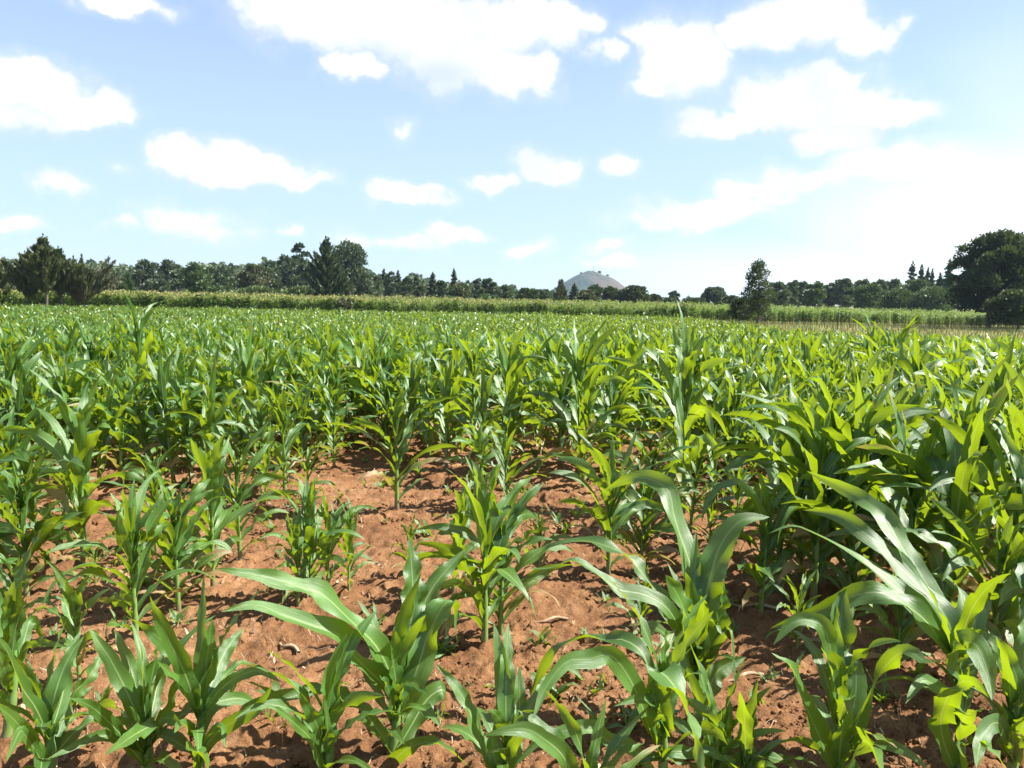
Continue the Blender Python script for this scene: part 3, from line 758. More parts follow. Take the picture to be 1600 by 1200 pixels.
bag = Bag()
for i in range(4200):
    y = 2.3*math.exp(random.random()*math.log(10/2.3)); x = random.uniform(-1, 1)*(0.75*y+0.4)
    if vnoise(np.array([x*1.3]), np.array([y*1.3]), 51)[0] < random.random()*0.9: continue
    z = float(gz(x, y)); a = random.uniform(0, 6.28); L = random.uniform(0.02, 0.16)*random.uniform(0.3, 1)*(1.3 if y > 4 else 1); n = 6
    t = np.linspace(-0.5, 0.5, n); cv = random.uniform(-.7, .7)
    P = np.stack([x+L*(t*cos(a)-cv*t*t*sin(a)), y+L*(t*sin(a)+cv*t*t*cos(a)), z+0.012+L*random.uniform(-.15, .3)*t+0.012*np.sin(t*9+i)], -1)
    w = random.uniform(0.0007, 0.002) if random.random() < 0.9 else random.uniform(0.003, 0.008)
    Sx = unit(np.cross(unit(np.gradient(P, axis=0)), np.array([random.gauss(0, .5), random.gauss(0, .5), 1.0])))
    ww = w*np.array([.4, .9, 1, 1, .8, .3])[:, None]
    V = np.stack([P-Sx*ww, P+Sx*ww+np.array([0, 0, w*.5])], 1).reshape(-1, 3)
    bag.add(V, grid_faces(n, 2))
c = link('straw_litter', bag.mesh('straw_litter', M_STRAW)); tag(c, 'pale bits of straw and dead leaf lying on the soil', 'straw litter', kind='stuff')

bag = Bag(); r = np.random.default_rng(77)
for i in range(1100):
    y = 2.6*math.exp(random.random()*math.log(12/2.6)); x = random.uniform(-1, 1)*(0.75*y+0.4)
    if random.random() > 0.75*vnoise(np.array([x*.9]), np.array([y*.9]), 61)[0]+0.05: continue
    z = float(gz(x, y)); h = random.uniform(0.03, 0.13)*(1.5 if y > 4 and random.random() < .4 else 1)
    for k in range(random.randint(3, 7)):
        proc_leaf(bag, r, (x+r.normal(0, .01), y+r.normal(0, .01), z), r.uniform(0, 6.28), h*r.uniform(.7, 1.3), h*r.uniform(.08, .25), radians(r.uniform(45, 85)), radians(r.uniform(-40, 40)), 1.3, 6, 2, 0, r.normal(0, .6), 0.2+0.5*r.random())
c = link('field_weeds', bag.mesh('field_weeds', M_LEAF)); tag(c, 'small weeds and grass seedlings sprouting from the soil', 'weeds', kind='stuff')

# old dry maize stalks lying on the ground
for i, (px, py, a, L, lab) in enumerate([(862, 972, 0.15, 0.17, 'pale dry stalk piece lying on soil behind the big front plant'),
        (943, 1043, 0.6, 0.09, 'short broken whitish husk on soil left of the big front plant'),
        (1178, 950, -0.2, 0.22, 'long thin dry stalk on soil by the bare-stalked plant'), (1160, 1062, 0.25, 0.2, 'dry stalk lying by the bottom right soil patch'),
        (452, 1015, -0.7, 0.14, 'thin brown dry stem on shaded soil left of the tall front plant')]):
    B = ground_at(px, py)
    n = 8; t = np.linspace(-.5, .5, n)
    P = np.stack([t*L*cos(a), t*L*sin(a)+0.02*np.sin(t*6), 0.014+0.006*np.cos(t*7)], -1)
    Vv, F, U = tube(P, 0.008*(1-.5*np.abs(t))*(1+.2*np.sin(t*40)), 6)
    b = Bag(); b.add(Vv, F, U)
    o = link('dry_stalk', b.mesh('dry_stalk', M_STRAW)); o.location = B
    tag(o, lab, 'dry stalk', 'old dry stalks on the soil')

# ------------------------------------------------------------------ tall tasselled maize beyond the young field
def tall_template(seed, H, tassel):
    r = np.random.default_rng(seed); lf, ts = Bag(), Bag()
    zz = np.linspace(0, H*0.9, 3)
    V, F, U = tube(np.stack([zz*0, zz*0, zz], -1), 0.016, 4); lf.add(V, F, U, tone=0.8, dry=0.3)
    for i in range(10):
        f = i/9; az = r.uniform(0, 6.28)
        proc_leaf(lf, r, (0, 0, H*(0.15+0.68*f)), az, H*0.30*r.uniform(.8, 1.2), 0.13, radians(62), radians(-65+35*f), 1.2, 5, 2, r.normal(0, .3), r.normal(0, .5), 0.75 if f < .25 else 0.25)
    for i in range(5):
        az = r.uniform(0, 6.28); el = radians(88 if i == 0 else r.uniform(45, 75))
        proc_leaf(ts, r, (0, 0, H*0.85), az, H*0.16, 0.045, el, el-radians(25), 1, 3, 2, tone=0.5)
    return lf.arrays(), ts.arrays()
def tall_field(xr, yr, n, hfun, prob_front, seed):
    R = np.random.default_rng(seed)
    bl, bt = Bag(), Bag()
    y = yr[0]+(yr[1]-yr[0])*R.random(n)**2.2
    x = R.uniform(-1, 1, n)*0.78*y
    ok = (x > xr[0]*y/64) & (x < xr[1]*y/64); x, y = x[ok], y[ok]
    z = gz(x, y); w = R.integers(0, 10, len(x))
    for v in range(10):
        k = w == v
        (V, F, U, A), tt = tall_template(seed*20+v, 2.0, True)
        sc = hfun(x[k], y[k])/2.0*R.uniform(.8, 1.14, k.sum()); rz = R.uniform(0, 6.28, k.sum())
        xk, yk, zk = x[k], y[k], z[k]
        q = (R.random(len(xk)) < sstep(24, -8, xk*64/yk)*.85+.15)
        for sub, bt_ in ((q, bt), (~q, None)):
            if sub.any(): scatter(bl, bt_, ((V, F, U, A), tt), xk[sub], yk[sub], zk[sub], sc[sub], rz[sub])
    return bl, bt
hl = lambda x, y: 2.15+0.35*sstep(10, -38, x*64/y)-0.55*sstep(8, 34, x*64/y)+0.8*(vnoise(x*.6, y*.6, 14)-.5)
bl, bt = tall_field((-60, 62), (98, 170), 13000, hl, 1, 5)
o = link('tall_maize', bl.mesh('tall_maize', M_TALL)); tag(o, 'band of tall tasselled maize along the far side of the young field', 'maize', kind='stuff')
t_ = link('tassels', bt.mesh('tassels', M_TASSEL), o); t_['kind'] = 'stuff'

# dry grass strips
bag = Bag(); r = np.random.default_rng(3)
n = 5000
for (x0, x1, d0, d1, nn, h) in ((1120, 1660, 50, 97, 11000, .45), (-40, 45, 90, 97, 700, .7), (820, 1190, 94, 97.5, 1100, .5), (270, 420, 94, 97.5, 500, .6)):
    for i in range(nn):
        px = r.uniform(x0, x1); e0_ = float(np.interp(px, [900, 1080, 1230, 1700], [95, 88, 57, 46])); p = at_dist(px, r.uniform(max(d0, e0_) if d0 > 80 else e0_, d1)); hh = h*r.uniform(.5, 1.2)
        az = r.uniform(0, 6.28); lean = r.uniform(.05, .35)*hh; w = r.uniform(.012, .03)
        dv = np.array([cos(az), sin(az), 0]); sv = np.array([-sin(az), cos(az), 0])*w
        bag.add(np.array([p-sv, p+sv, p+dv*lean+np.array([0, 0, hh])+sv*.3, p+dv*lean+np.array([0, 0, hh])-sv*.3]), [[0, 1, 2, 3]])
M_DRYG = simple_mat('dry_grass', (0.13, 0.19, 0.04), (0.34, 0.27, 0.12), .35, 0.8)
c = link('dry_grass', bag.mesh('dry_grass', M_DRYG)); tag(c, 'straw coloured grass strip at the far right edge of the young field', 'grass', kind='stuff')

# ------------------------------------------------------------------ trees
def crown_mat(name, dark, light, tr=(0.12, 0.17, 0.03)):
    m, t = new_mat(name)
    tone = t.attr('tone')
    g = t.n('ShaderNodeTexCoord').outputs['Object']
    f = t.math('ADD', t.math('MULTIPLY', tone, 0.75), t.math('MULTIPLY', t.math('SUBTRACT', t.noise(g, 0.9, 3), 0.45), 0.9), clamp=True)
    bs = t.n('ShaderNodeBsdfPrincipled'); t.l(t.mix(f, dark, light), bs.inputs['Base Color'])
    bs.inputs['Roughness'].default_value = 0.55; bs.inputs['Specular IOR Level'].default_value = 0.35
    tl = t.n('ShaderNodeBsdfTranslucent'); tl.inputs[0].default_value = (*tr, 1)
    mx = t.n('ShaderNodeMixShader'); mx.inputs[0].default_value = 0.18
    t.l(bs.outputs[0], mx.inputs[1]); t.l(tl.outputs[0], mx.inputs[2]); out(t, mx.outputs[0]); return m
CM = {
 'grey':  crown_mat('eucalypt_crown', (0.042, 0.070, 0.042), (0.125, 0.165, 0.098)),
 'green': crown_mat('broadleaf_crown', (0.034, 0.072, 0.024), (0.105, 0.165, 0.055)),
 'dark':  crown_mat('dark_crown', (0.014, 0.030, 0.012), (0.050, 0.080, 0.026)),
 'brown': crown_mat('olive_crown', (0.050, 0.062, 0.030), (0.140, 0.140, 0.075)),
 'pine':  crown_mat('conifer_crown', (0.022, 0.044, 0.024), (0.065, 0.100, 0.050)),
 'cyp':   crown_mat('cypress_crown', (0.028, 0.052, 0.016), (0.125, 0.140, 0.050)),
}
def cards(bag, C, size, r, dirs=None, asp=1.6, tone=None):
    """bent leaf-clump quads at centres C"""
    n = len(C)
    D = unit(r.normal(0, 1, (n, 3))) if dirs is None else unit(dirs+r.normal(0, .25, (n, 3)))
    Q = unit(np.cross(D, r.normal(0, 1, (n, 3))))
    s = (size*r.uniform(.55, 1.25, n))[:, None]
    a = C-D*s*asp*.5-Q*s*.12; b = C+Q*s*.5-D*s*.05; c_ = C+D*s*asp*.5+Q*s*.08; d = C-Q*s*.5+D*s*.1
    nn = np.cross(D, Q)*s*.22
    V = np.stack([a, b+nn, c_, d+nn], 1).reshape(-1, 3)
    F = np.arange(4*n).reshape(-1, 4)
    tn = (r.random(n) if tone is None else np.clip(tone+r.normal(0, .18, n), 0, 1))
    bag.add(V, F, tone=np.repeat(tn, 4))

def lobes(r, W, H, z0, n, flat=.75, spire=False):
    """crown lobes: centre and radii"""
    Ls = []
    for i in range(n):
        f = (i+.5)/n
        z = z0+(H-z0)*(0.14+0.78*f)
        env = math.sqrt(max(0.04, 1-((f-.42)/.62)**2)) if not spire else float(np.interp(f, [0, .4, .55, .8, 1], [1, .95, .68, .66, .28]))
        a = i*2.4+r.uniform(-.5, .5); rad = W*.5*env*r.uniform(.25, .72)
        rr = max(W*.5*r.uniform(.30, .46)*(0.55+0.45*env)*(.75 if spire else 1), (H-z0)/n*.85)
        Ls.append((np.array([cos(a)*rad, sin(a)*rad, z]), np.array([min(rr, W*.42), min(rr, W*.42), rr*flat*r.uniform(.8, 1.15)])))
    return Ls

def trunk_limbs(b, r, Ls, H, z0, tr, forks=8):
    zz = np.linspace(-0.15, z0+(H-z0)*.62, 8)
    sway = r.normal(0, .015, (2,))
    ax = np.stack([np.sin(zz*.7)*H*sway[0], np.sin(zz*.6+1)*H*sway[1], zz], -1)
    V, F, U = tube(ax, tr*(1-.75*np.linspace(0, 1, 8))+tr*.12, 7); b.add(V, F, U)
    for c, rad in Ls[:forks*3]:
        j = int(np.clip(np.searchsorted(zz, c[2]*.72), 1, 7)); p0 = ax[j]
        mid = (p0+c)/2+np.array([0, 0, -.06*H*.3])
        V, F, U = tube(catmull([p0, mid, c], 6), tr*np.linspace(.42, .10, 6), 5); b.add(V, F, U)

def broad_tree(seed, W, H, z0, dens, leaf, nl=14, tr=None, core=.45, spire=False):
    r = np.random.default_rng(seed); Ls = lobes(r, W, H, z0, nl, spire=spire)
    if spire:
        Ls = [(c, rad*np.array([1.25, 1.25, 1.5])*r.uniform(.7, 1.15)) for c, rad in Ls]
    elif nl > 50:
        Ls = [(c*np.array([1.12, 1.12, 1]), rad*r.uniform(.5, .8)) for c, rad in Ls]
    cb, tb = Bag(), Bag()
    area = sum(l[1][0]**2 for l in Ls)
    for c, rad in Ls:
        n = max(30, int(dens*rad[0]**2/area))
        d = unit(r.normal(0, 1, (n, 3)))
        d[:, 2] = np.where(d[:, 2] < -.45, -d[:, 2], d[:, 2])
        rr = (core+(1-core)*r.random(n)**.5)*(1+.18*r.normal(0, 1, n))
        C = c+d*rad*rr[:, None]
        C[:, 2] = np.minimum(C[:, 2], H*1.02)
        cards(cb, C, leaf, r, dirs=d*.6+np.array([0, 0, .25]), tone=r.uniform(.15, .85))
    trunk_limbs(tb, r, Ls, H, z0, tr or H*.022)
    return tb, cb

def conifer(seed, W, H, z0, dens, leaf, feather=0.0):
    """feather > 0: upswept cypress plumes; 0: flat tiers of a pine"""
    r = np.random.default_rng(seed); cb, tb = Bag(), Bag()
    zz = np.linspace(-0.1, H*.97, 7)
    V, F, U = tube(np.stack([np.sin(zz*.5)*.02*H, 0*zz, zz], -1), H*.020*(1-.92*np.linspace(0, 1, 7)), 6); tb.add(V, F, U)
    nb = 64 if feather else 34
    for i in range(nb):
        f = (i+r.random())/nb
        z = z0+(H-z0)*f
        R = W*.5*((1-f)**.8 if not feather else ((1-.1*f if f < .5 else .95*((1-f)/.5)**1.25) if feather < .9 else float(np.interp(f, [0, .15, .42, .66, .8, 1], [.85, 1, .92, .36, .15, .03]))))*r.uniform(.6, 1.15)+W*.03
        if feather: R *= 1-.35*(f < .08)
        a = i*2.399+r.uniform(-.3, .3)
        rise = (0.42*feather+.05)*R*r.uniform(.4, 1.9)
        tip = np.array([cos(a)*R, sin(a)*R, z+rise-(0 if feather else .18*R)])
        p0 = np.array([0, 0, z-.15*R if not feather else max(z0*.7, z-.5*R)])
        n = max(10, int(dens/nb*(.4+1.6*(1-f))))
        t = r.random(n)**.65
        C = p0+(tip-p0)*t[:, None]+r.normal(0, 1, (n, 3))*np.array([.07, .07, .06])*W*((.55 if feather else 1)*(.35+.65*(1-t)))[:, None]
        D = unit(tip-p0)*.8+np.array([0, 0, .55*feather])
        cards(cb, C, leaf, r, dirs=np.tile(D, (n, 1)), asp=3.8 if feather else 1.8, tone=r.uniform(.1, .9))
        V, F, U = tube(np.stack([p0, (p0+tip)/2, tip]), H*.006*np.array([1, .7, .3]), 4); tb.add(V, F, U)
    cards(cb, np.stack([r.normal(0, .015*W, 30), r.normal(0, .015*W, 30), H*(.88+.20*r.random(30))], -1), leaf, r, np.tile([[0, 0, 1.0]], (30, 1)), 2.2)
    return tb, cb

def plant_tree(kind, px, top, wpx, dist, mat, label, group=None, clear=.12, dens=2600, leafpx=3.2, seed=None, name='tree', cat='tree', nl=14):
    dist = dist*1.5
    B = at_dist(px, dist)
    m = dist/FPX
    d = ray(px, top); H = CAMH+d[2]*dist/d[1]-B[2]
    W = wpx*m; leaf = leafpx*m
    seed = seed if seed is not None else int(px*7+top)
    if kind == 'spire': tb, cb = broad_tree(seed, W, H, H*clear, dens, leaf, nl, spire=True)
    elif kind == 'broad': tb, cb = broad_tree(seed, W, H, H*clear, dens, leaf, nl)
    else: tb, cb = conifer(seed, W, H, H*clear, dens, leaf, {'plume': 1.0, 'ragged': .8}.get(kind, 0.0))
    e = empty(name, B); tag(e, label, cat, group)
    link('trunk', tb.mesh('trunk', M_BARK), e)
    link('crown', cb.mesh('crown', CM[mat], False), e)
    return e

G1 = 'cypress trees at the left edge of the field'
plant_tree('plume', 42, 400, 64, 61, 'cyp', 'leftmost slim cypress of the dark clump standing before the tall maize', G1, .40, 7000, 2.1)
plant_tree('plume', 71, 374, 74, 60, 'cyp', 'tallest cypress with a bare pointed tip in the left clump', G1, .40, 9000, 2.1)
plant_tree('plume', 94, 392, 62, 61, 'cyp', 'cypress with a thin spire right of the tallest in the left clump', G1, .40, 7000, 2.1)
plant_tree('plume', 127, 417, 92, 62, 'brown', 'broad brownish low cypress at the right of the left clump', G1, .40, 8000, 2.1)
plant_tree('plume', -4, 408, 62, 66, 'cyp', 'cypress cut by the left edge of the picture', G1, .1, 7000, 2.1)

T = [  # kind, px, top, width, distance, tone, phrase
 ('broad', 172, 423, 64, 112, 'brown', 'low rounded olive tree right of the cypress clump'),
 ('plume', 200, 430, 20, 100, 'green', 'small pale green conifer beside the rounded olive tree'),
 ('broad', 227, 407, 50, 120, 'grey', 'leftmost tall grey-green round tree of the treeline'),
 ('broad', 252, 437, 40, 112, 'grey', 'low grey bush tree under the leftmost tall round trees'),
 ('broad', 270, 406, 46, 122, 'grey', 'tall grey-green tree with a peaked crown, second of the left round trees'),
 ('broad', 308, 410, 46, 114, 'green', 'leafy mid green tree with trunk-deep crown left of the squat dome tree'),
 ('broad', 331, 418, 34, 126, 'grey', 'narrow grey tree between the leafy green tree and the dome tree'),
 ('broad', 352, 416, 58, 120, 'grey', 'squat dome-shaped grey tree above the hedge end'),
 ('broad', 398, 411, 48, 122, 'brown', 'olive-brown round tree above the long hedge'),
 ('broad', 424, 406, 44, 126, 'grey', 'grey tree with a sloping crown right of the olive-brown one'),
 ('broad', 447, 397, 48, 132, 'grey', 'tall shaded tree left of the slim poplar-like tree'),
 ('broad', 469, 375, 26, 134, 'pine', 'slim tall poplar-like tree rising above the left treeline'),
 ('broad', 478, 410, 44, 126, 'grey', 'dense grey tree under the slim tall one'),
 ('ragged', 511, 378, 58, 104, 'dark', 'dark ragged conifer left of the big round-crowned tree'),
 ('broad', 545, 376, 76, 122, 'grey', 'big round-crowned tree with open branches, tallest of the left treeline'),
 ('broad', 531, 432, 44, 106, 'brown', 'brown scrubby tree at the foot of the dark ragged conifer'),
 ('broad', 566, 428, 54, 116, 'grey', 'grey-green tree under the right side of the big round crown'),
 ('broad', 590, 430, 30, 126, 'grey', 'bushy tree where the skyline steps down right of the big round crown'),
 ('conifer', 600, 425, 22, 140, 'pine', 'first dark spruce of the lower treeline right of the big crown'),
 ('broad', 611, 423, 26, 138, 'grey', 'feathery tall tree beside the first dark spruce'),
 ('conifer', 622, 427, 18, 142, 'pine', 'second dark spruce of the lower treeline'),
 ('broad', 636, 431, 24, 136, 'pine', 'dark upright tree between second and third spruce'),
 ('conifer', 651, 432, 22, 140, 'pine', 'third dark spruce, with a rounded olive neighbour'),
 ('broad', 655, 446, 26, 122, 'brown', 'rounded olive tree in front of the third spruce'),
 ('conifer', 676, 430, 22, 138, 'pine', 'wide-based spruce in the middle of the lower treeline'),
 ('broad', 690, 438, 20, 134, 'pine', 'slender dark tree right of the wide-based spruce'),
 ('conifer', 709, 425, 17, 132, 'pine', 'tallest spire-topped spruce of the lower treeline'),
 ('broad', 717, 444, 36, 116, 'brown', 'olive-brown round tree standing forward under the tallest spire'),
 ('broad', 747, 434, 18, 128, 'grey', 'open-crowned tree with a pale bare trunk'),
 ('broad', 764, 434, 28, 132, 'pine', 'full dark tree right of the pale-trunked one'),
 ('broad', 787, 446, 34, 122, 'grey', 'grey tree where the treeline sinks towards the hill'),
 ('broad', 822, 452, 44, 124, 'dark', 'wide dark tree left of the hill foot'),
 ('broad', 850, 454, 38, 126, 'grey', 'low grey tree just left of the slim light one by the hill'),
 ('plume', 876, 441, 20, 112, 'brown', 'slim light olive tree in front of the hill left slope'),
 ('conifer', 897, 446, 20, 134, 'dark', 'small dark conifer before the hill'),
 ('broad', 918, 454, 34, 118, 'brown', 'pale rounded bush tree below the hill top'),
 ('broad', 927, 446, 32, 140, 'dark', 'flat-topped dark tree before the hill centre'),
 ('broad', 950, 448, 28, 132, 'dark', 'dark round tree below the hill right slope'),
 ('broad', 968, 454, 26, 128, 'dark', 'low dark tree at the hill right foot'),
 ('broad', 992, 448, 46, 128, 'dark', 'broad black-green tree right of the hill'),
 ('broad', 1018, 461, 30, 130, 'dark', 'low dark bush right of the broad black-green tree'),
 ('broad', 1053, 455, 19, 140, 'grey', 'little round-headed tree alone in the low skyline gap'),
 ('broad', 1044, 467, 40, 134, 'dark', 'low dark tree in the gap below the little round head'),
 ('broad', 1088, 467, 36, 134, 'dark', 'low dark tree left of the domed tree in the gap'),
 ('broad', 1113, 449, 40, 146, 'pine', 'domed bluish tree left of the lone slender tree'),
 ('broad', 1140, 463, 34, 110, 'dark', 'dark tree close behind the lone slender tree, left side'),
 ('broad', 1212, 439, 40, 120, 'grey', 'grey tree right behind the lone slender tree'),
 ('broad', 1236, 436, 28, 130, 'grey', 'first rounded head of the right treeline'),
 ('broad', 1252, 438, 26, 132, 'grey', 'second rounded head of the right treeline'),
 ('broad', 1273, 441, 34, 112, 'green', 'leafy forward tree with open stem in the right treeline'),
 ('broad', 1296, 441, 26, 128, 'grey', 'grey tree right of the leafy open-stemmed one'),
 ('broad', 1317, 434, 40, 126, 'grey', 'tall clustered tree in the right treeline'),
 ('broad', 1345, 436, 34, 128, 'grey', 'feathery tree right of the tall clustered one'),
 ('broad', 1358, 445, 48, 112, 'green', 'green bushy tree in the middle of the right treeline'),
 ('broad', 1372, 437, 34, 130, 'grey', 'rounded tree behind the green bushy one'),
 ('broad', 1392, 436, 34, 132, 'green', 'spiky-topped tree left of the spruces at right'),
 ('broad', 1402, 452, 52, 108, 'green', 'low dense green tree before the spiky-topped one'),
 ('broad', 1432, 436, 50, 118, 'green', 'dense green tree under the right-hand spruces'),
 ('conifer', 1422, 414, 24, 126, 'pine', 'tallest spruce of the group at the right'),
 ('conifer', 1436, 419, 20, 128, 'pine', 'second spruce of the group at the right'),
 ('conifer', 1446, 424, 16, 130, 'pine', 'thin third spruce of the group at the right'),
 ('conifer', 1453, 426, 15, 130, 'pine', 'short fourth spruce of the group at the right'),
 ('conifer', 1479, 411, 30, 116, 'pine', 'spruce with level branches beside the big tree at right'),
 ('conifer', 1466, 432, 24, 120, 'pine', 'smaller spruce left of the level-branched one'),
 ('broad', 1460, 450, 70, 106, 'green', 'wide green thicket tree left of the big dark tree'),
]
for i, (k, px, top, w, d, tn, lab) in enumerate(T):
    if px == 545:
        plant_tree(k, px, top, w, d-6, tn, lab, 'trees of the far treeline', .1, 9000, 2.6, nl=34)
        continue
    plant_tree(k, px, top, w*1.12, d, tn, lab, 'trees of the far treeline',   .06, 3200 if w > 30 else 1800, 2.9, nl=16 if w > 40 else 11)

# nearer trees on the right
B = plant_tree('spire', 1184, 403, 62, 53, 'dark', 'lone slender tree with an airy top at the end of the young field', None, .05, 5600, 2.0, seed=34, nl=50)
plant_tree('broad', 1156, 466, 36, 56, 'dark', 'low scrubby sapling left of the lone slender tree', None, .15, 2000, 2.8, seed=12)
plant_tree('broad', 1548, 358, 136, 62, 'dark', 'big dark broadleaf tree at the right filled with dense lobed foliage', None, .05, 30000, 3.0, seed=8, nl=80)
plant_tree('broad', 1640, 372, 120, 64, 'dark', 'dark tree merging with the big one at the right edge', None, .05, 18000, 3.0, seed=9, nl=60)
plant_tree('broad', 1592, 455, 90, 58, 'dark', 'low dark bush under the big tree at the right edge', None, .05, 9000, 3.2, seed=19, nl=18, name='bush', cat='bush')

# shrubs
def shrub(px, top, w, dist, mat, lab, dens=900, name='bush'):
    plant_tree('broad', px, top, w, dist, mat, lab, 'bushes along the tall maize', .02, dens, 3.6, name=name, cat='bush', nl=10)
shrub(340, 446, 34, 104, 'green', 'bright green round bush at the left end of the long hedge')
shrub(538, 466, 42, 62.6, 'brown', 'brown dry bush standing in front of the tall maize band')
shrub(640, 462, 30, 108, 'brown', 'low brown bush above the maize left of centre')
shrub(700, 463, 36, 108, 'green', 'small green bush above the maize near the olive tree')
shrub(765, 461, 40, 110, 'green', 'pale green bush patch above the maize below the dark full tree')
# hedge
bag = Bag(); r = np.random.default_rng(71); tb = Bag()
n = 6500
px = r.uniform(362, 506, n); dd = 1.5*(106+r.random(n)*6)
prof = 451+3*np.sin(px*.09)+4*sstep(470, 506, px)
C = np.array([at_dist(a, b) for a, b in zip(px, dd)])
topz = np.array([CAMH+ray(a, t_)[2]*b/ray(a, t_)[1] for a, t_, b in zip(px, prof, dd)])
C[:, 2] = C[:, 2]+(topz-C[:, 2])*np.sqrt(r.random(n))*r.uniform(.86, 1.04, n)
h0 = C.mean(0); h0[2] = float(gz(h0[0], h0[1]))
cards(bag, C-h0, .45, r, np.tile([[0, 0, 1.0]], (n, 1)), 2.2)
CM['hedge'] = crown_mat('hedge_leaves', (0.04, 0.07, 0.018), (0.12, 0.16, 0.04))
o = link('hedge', bag.mesh('hedge', CM['hedge'], False)); o.location = h0
tag(o, 'long low green hedge between the tall maize and the left treeline', 'hedge')

# the wood behind the single trees: one mass
bag = Bag()
sky = [(-120, 410), (0, 408), (100, 412), (140, 414), (200, 418), (300, 417), (420, 413), (500, 404), (560, 415), (585, 431), (680, 438), (780, 449), (860, 462), (960, 462), (1010, 466), (1040, 472), (1100, 472), (1150, 468), (1210, 448), (1300, 447), (1400, 446), (1470, 440), (1560, 430), (1720, 430)]
n = 46000
px = r.uniform(-120, 1720, n); dd = 235+40*r.random(n)
pt = np.interp(px, [s[0] for s in sky], [s[1] for s in sky])+7*(vnoise(px*.07, px*0, 5)-.5)*2+4*(vnoise(px*.25, px*0, 6)-.5)*2
hor = 468+(px-800)*ROLL
X = (px-800)/FPX*dd
f = np.sqrt(r.random(n))
ztop = CAMH+(hor-pt)/FPX*dd
zg = gz(X, dd)
C = np.stack([X, dd, zg+(np.maximum(ztop, zg+1)-zg)*f], -1)
cards(bag, C, .9, r, tone=vnoise(px*.09, C[:, 2]*.6, 9))
o = link('far_wood', bag.mesh('far_wood', CM['grey'], False)); tag(o, 'dark continuous wood behind the single trees of the treeline', 'wood', kind='stuff')
# pines on the ridge at the far left
for i, (px, top, w) in enumerate([(101, 404, 11), (117, 405, 12), (130, 403, 12), (152, 412, 16), (163, 411, 13), (176, 413, 15)]):
    plant_tree('conifer' if i < 3 else 'broad', px, top, w, 210, 'pine', ['first', 'second', 'third'][i % 3]+(' pointed dark pine' if i < 3 else ' rounded dark pine')+' on the ridge right of the cypress clump', 'dark pines on the far left ridge', .3, 500, 2.6)

# ------------------------------------------------------------------ fence posts at the right
for i, (px, top, d, lab) in enumerate([(1244, 486, 66, 'thin dark fence post nearest the lone slender tree'), (1290, 488, 63, 'fence post in the dry grass, second from the slender tree'),
        (1310, 488, 56, 'taller slanted fence post in the dry grass'), (1330, 491, 60, 'stout fence post right of the slanted one'),
        (1423, 500, 58, 'short fence post in the dry grass below the spruces'), (1463, 492, 63, 'fence post nearest the big dark tree')]):
    d *= 1.42
    B = at_dist(px, d); dr = ray(px, top); h = CAMH+dr[2]*d/dr[1]-B[2]
    zz = np.array([-.2, .3, .8, 1.2, 1.2001])*1.0; zz = zz/1.2*h
    b = Bag(); V, F, U = tube(np.stack([.03*np.sin(zz*2+i)+(.1*zz if i == 2 else 0), 0*zz, zz], -1), np.array([.055, .055, .05, .048, .004]), 8); b.add(V, F, U)
    o = link('fence_post', b.mesh('fence_post', M_POST)); o.location = B
    tag(o, lab, 'fence post', 'wooden fence posts at the far right')

# ------------------------------------------------------------------ hill
D = 1500.0; mpx = D/FPX
Rr = np.linspace(0, 1, 70); Th = np.linspace(0, 2*pi, 140, endpoint=False)
hc = at_dist(924, D)
dr = ray(924, 426); topH = CAMH+dr[2]*D/dr[1]
prof_r = np.array([0, 9, 23, 41, 60, 79, 99, 132, 170])*mpx/ (170*mpx)
prof_h = np.array([1, .99, .90, .70, .42, .20, .08, .02, 0])
rad = 170*mpx
hh = np.interp(Rr, prof_r, prof_h)
XX = (Rr[:, None]*np.cos(Th)[None])*rad; YY = (Rr[:, None]*np.sin(Th)[None])*rad*1.2
ZZ = hh[:, None]*(topH)*(1+.12*(vnoise(XX*.03+9, YY*.03, 3)-.5))+(1.8*(vnoise(XX*.22, YY*.22, 4)-.2)+1.5*(vnoise(XX*.09, YY*.09, 5)-.5))*(hh[:, None] > .01)-1.0
m, t = new_mat('hill_slope')
g_ = t.n('ShaderNodeTexCoord').outputs['Object']
f = t.noise(g_, .035, 4); f2 = t.noise(g_, .16, 4)
sepx = t.n('ShaderNodeSeparateXYZ'); t.l(g_, sepx.inputs[0])
side = t.math('ADD', t.math('MULTIPLY', sepx.outputs[0], .006), f)
c = t.mix(t.sstep(side, .40, .62), (0.014, 0.036, 0.036), (0.070, 0.050, 0.046))
c = t.mix(t.sstep(f2, .50, .62), c, (0.035, 0.060, 0.025))
bsd = t.n('ShaderNodeBsdfPrincipled'); t.l(c, bsd.inputs['Base Color']); bsd.inputs['Roughness'].default_value = .95
out(t, bsd.outputs[0])
o = link('hill', mesh_from('hill', np.stack([XX, YY, ZZ], -1).reshape(-1, 3), grid_faces(70, 140, True), m)); o.location = (hc[0], hc[1], 0)
tag(o, 'lone rounded hill with bare brown slope on the horizon', 'hill', kind='structure')
def hz(px):   # front-facing crest height
    q = abs((px-924)*mpx)/rad
    return float(np.interp(q, prof_r, prof_h)*topH)
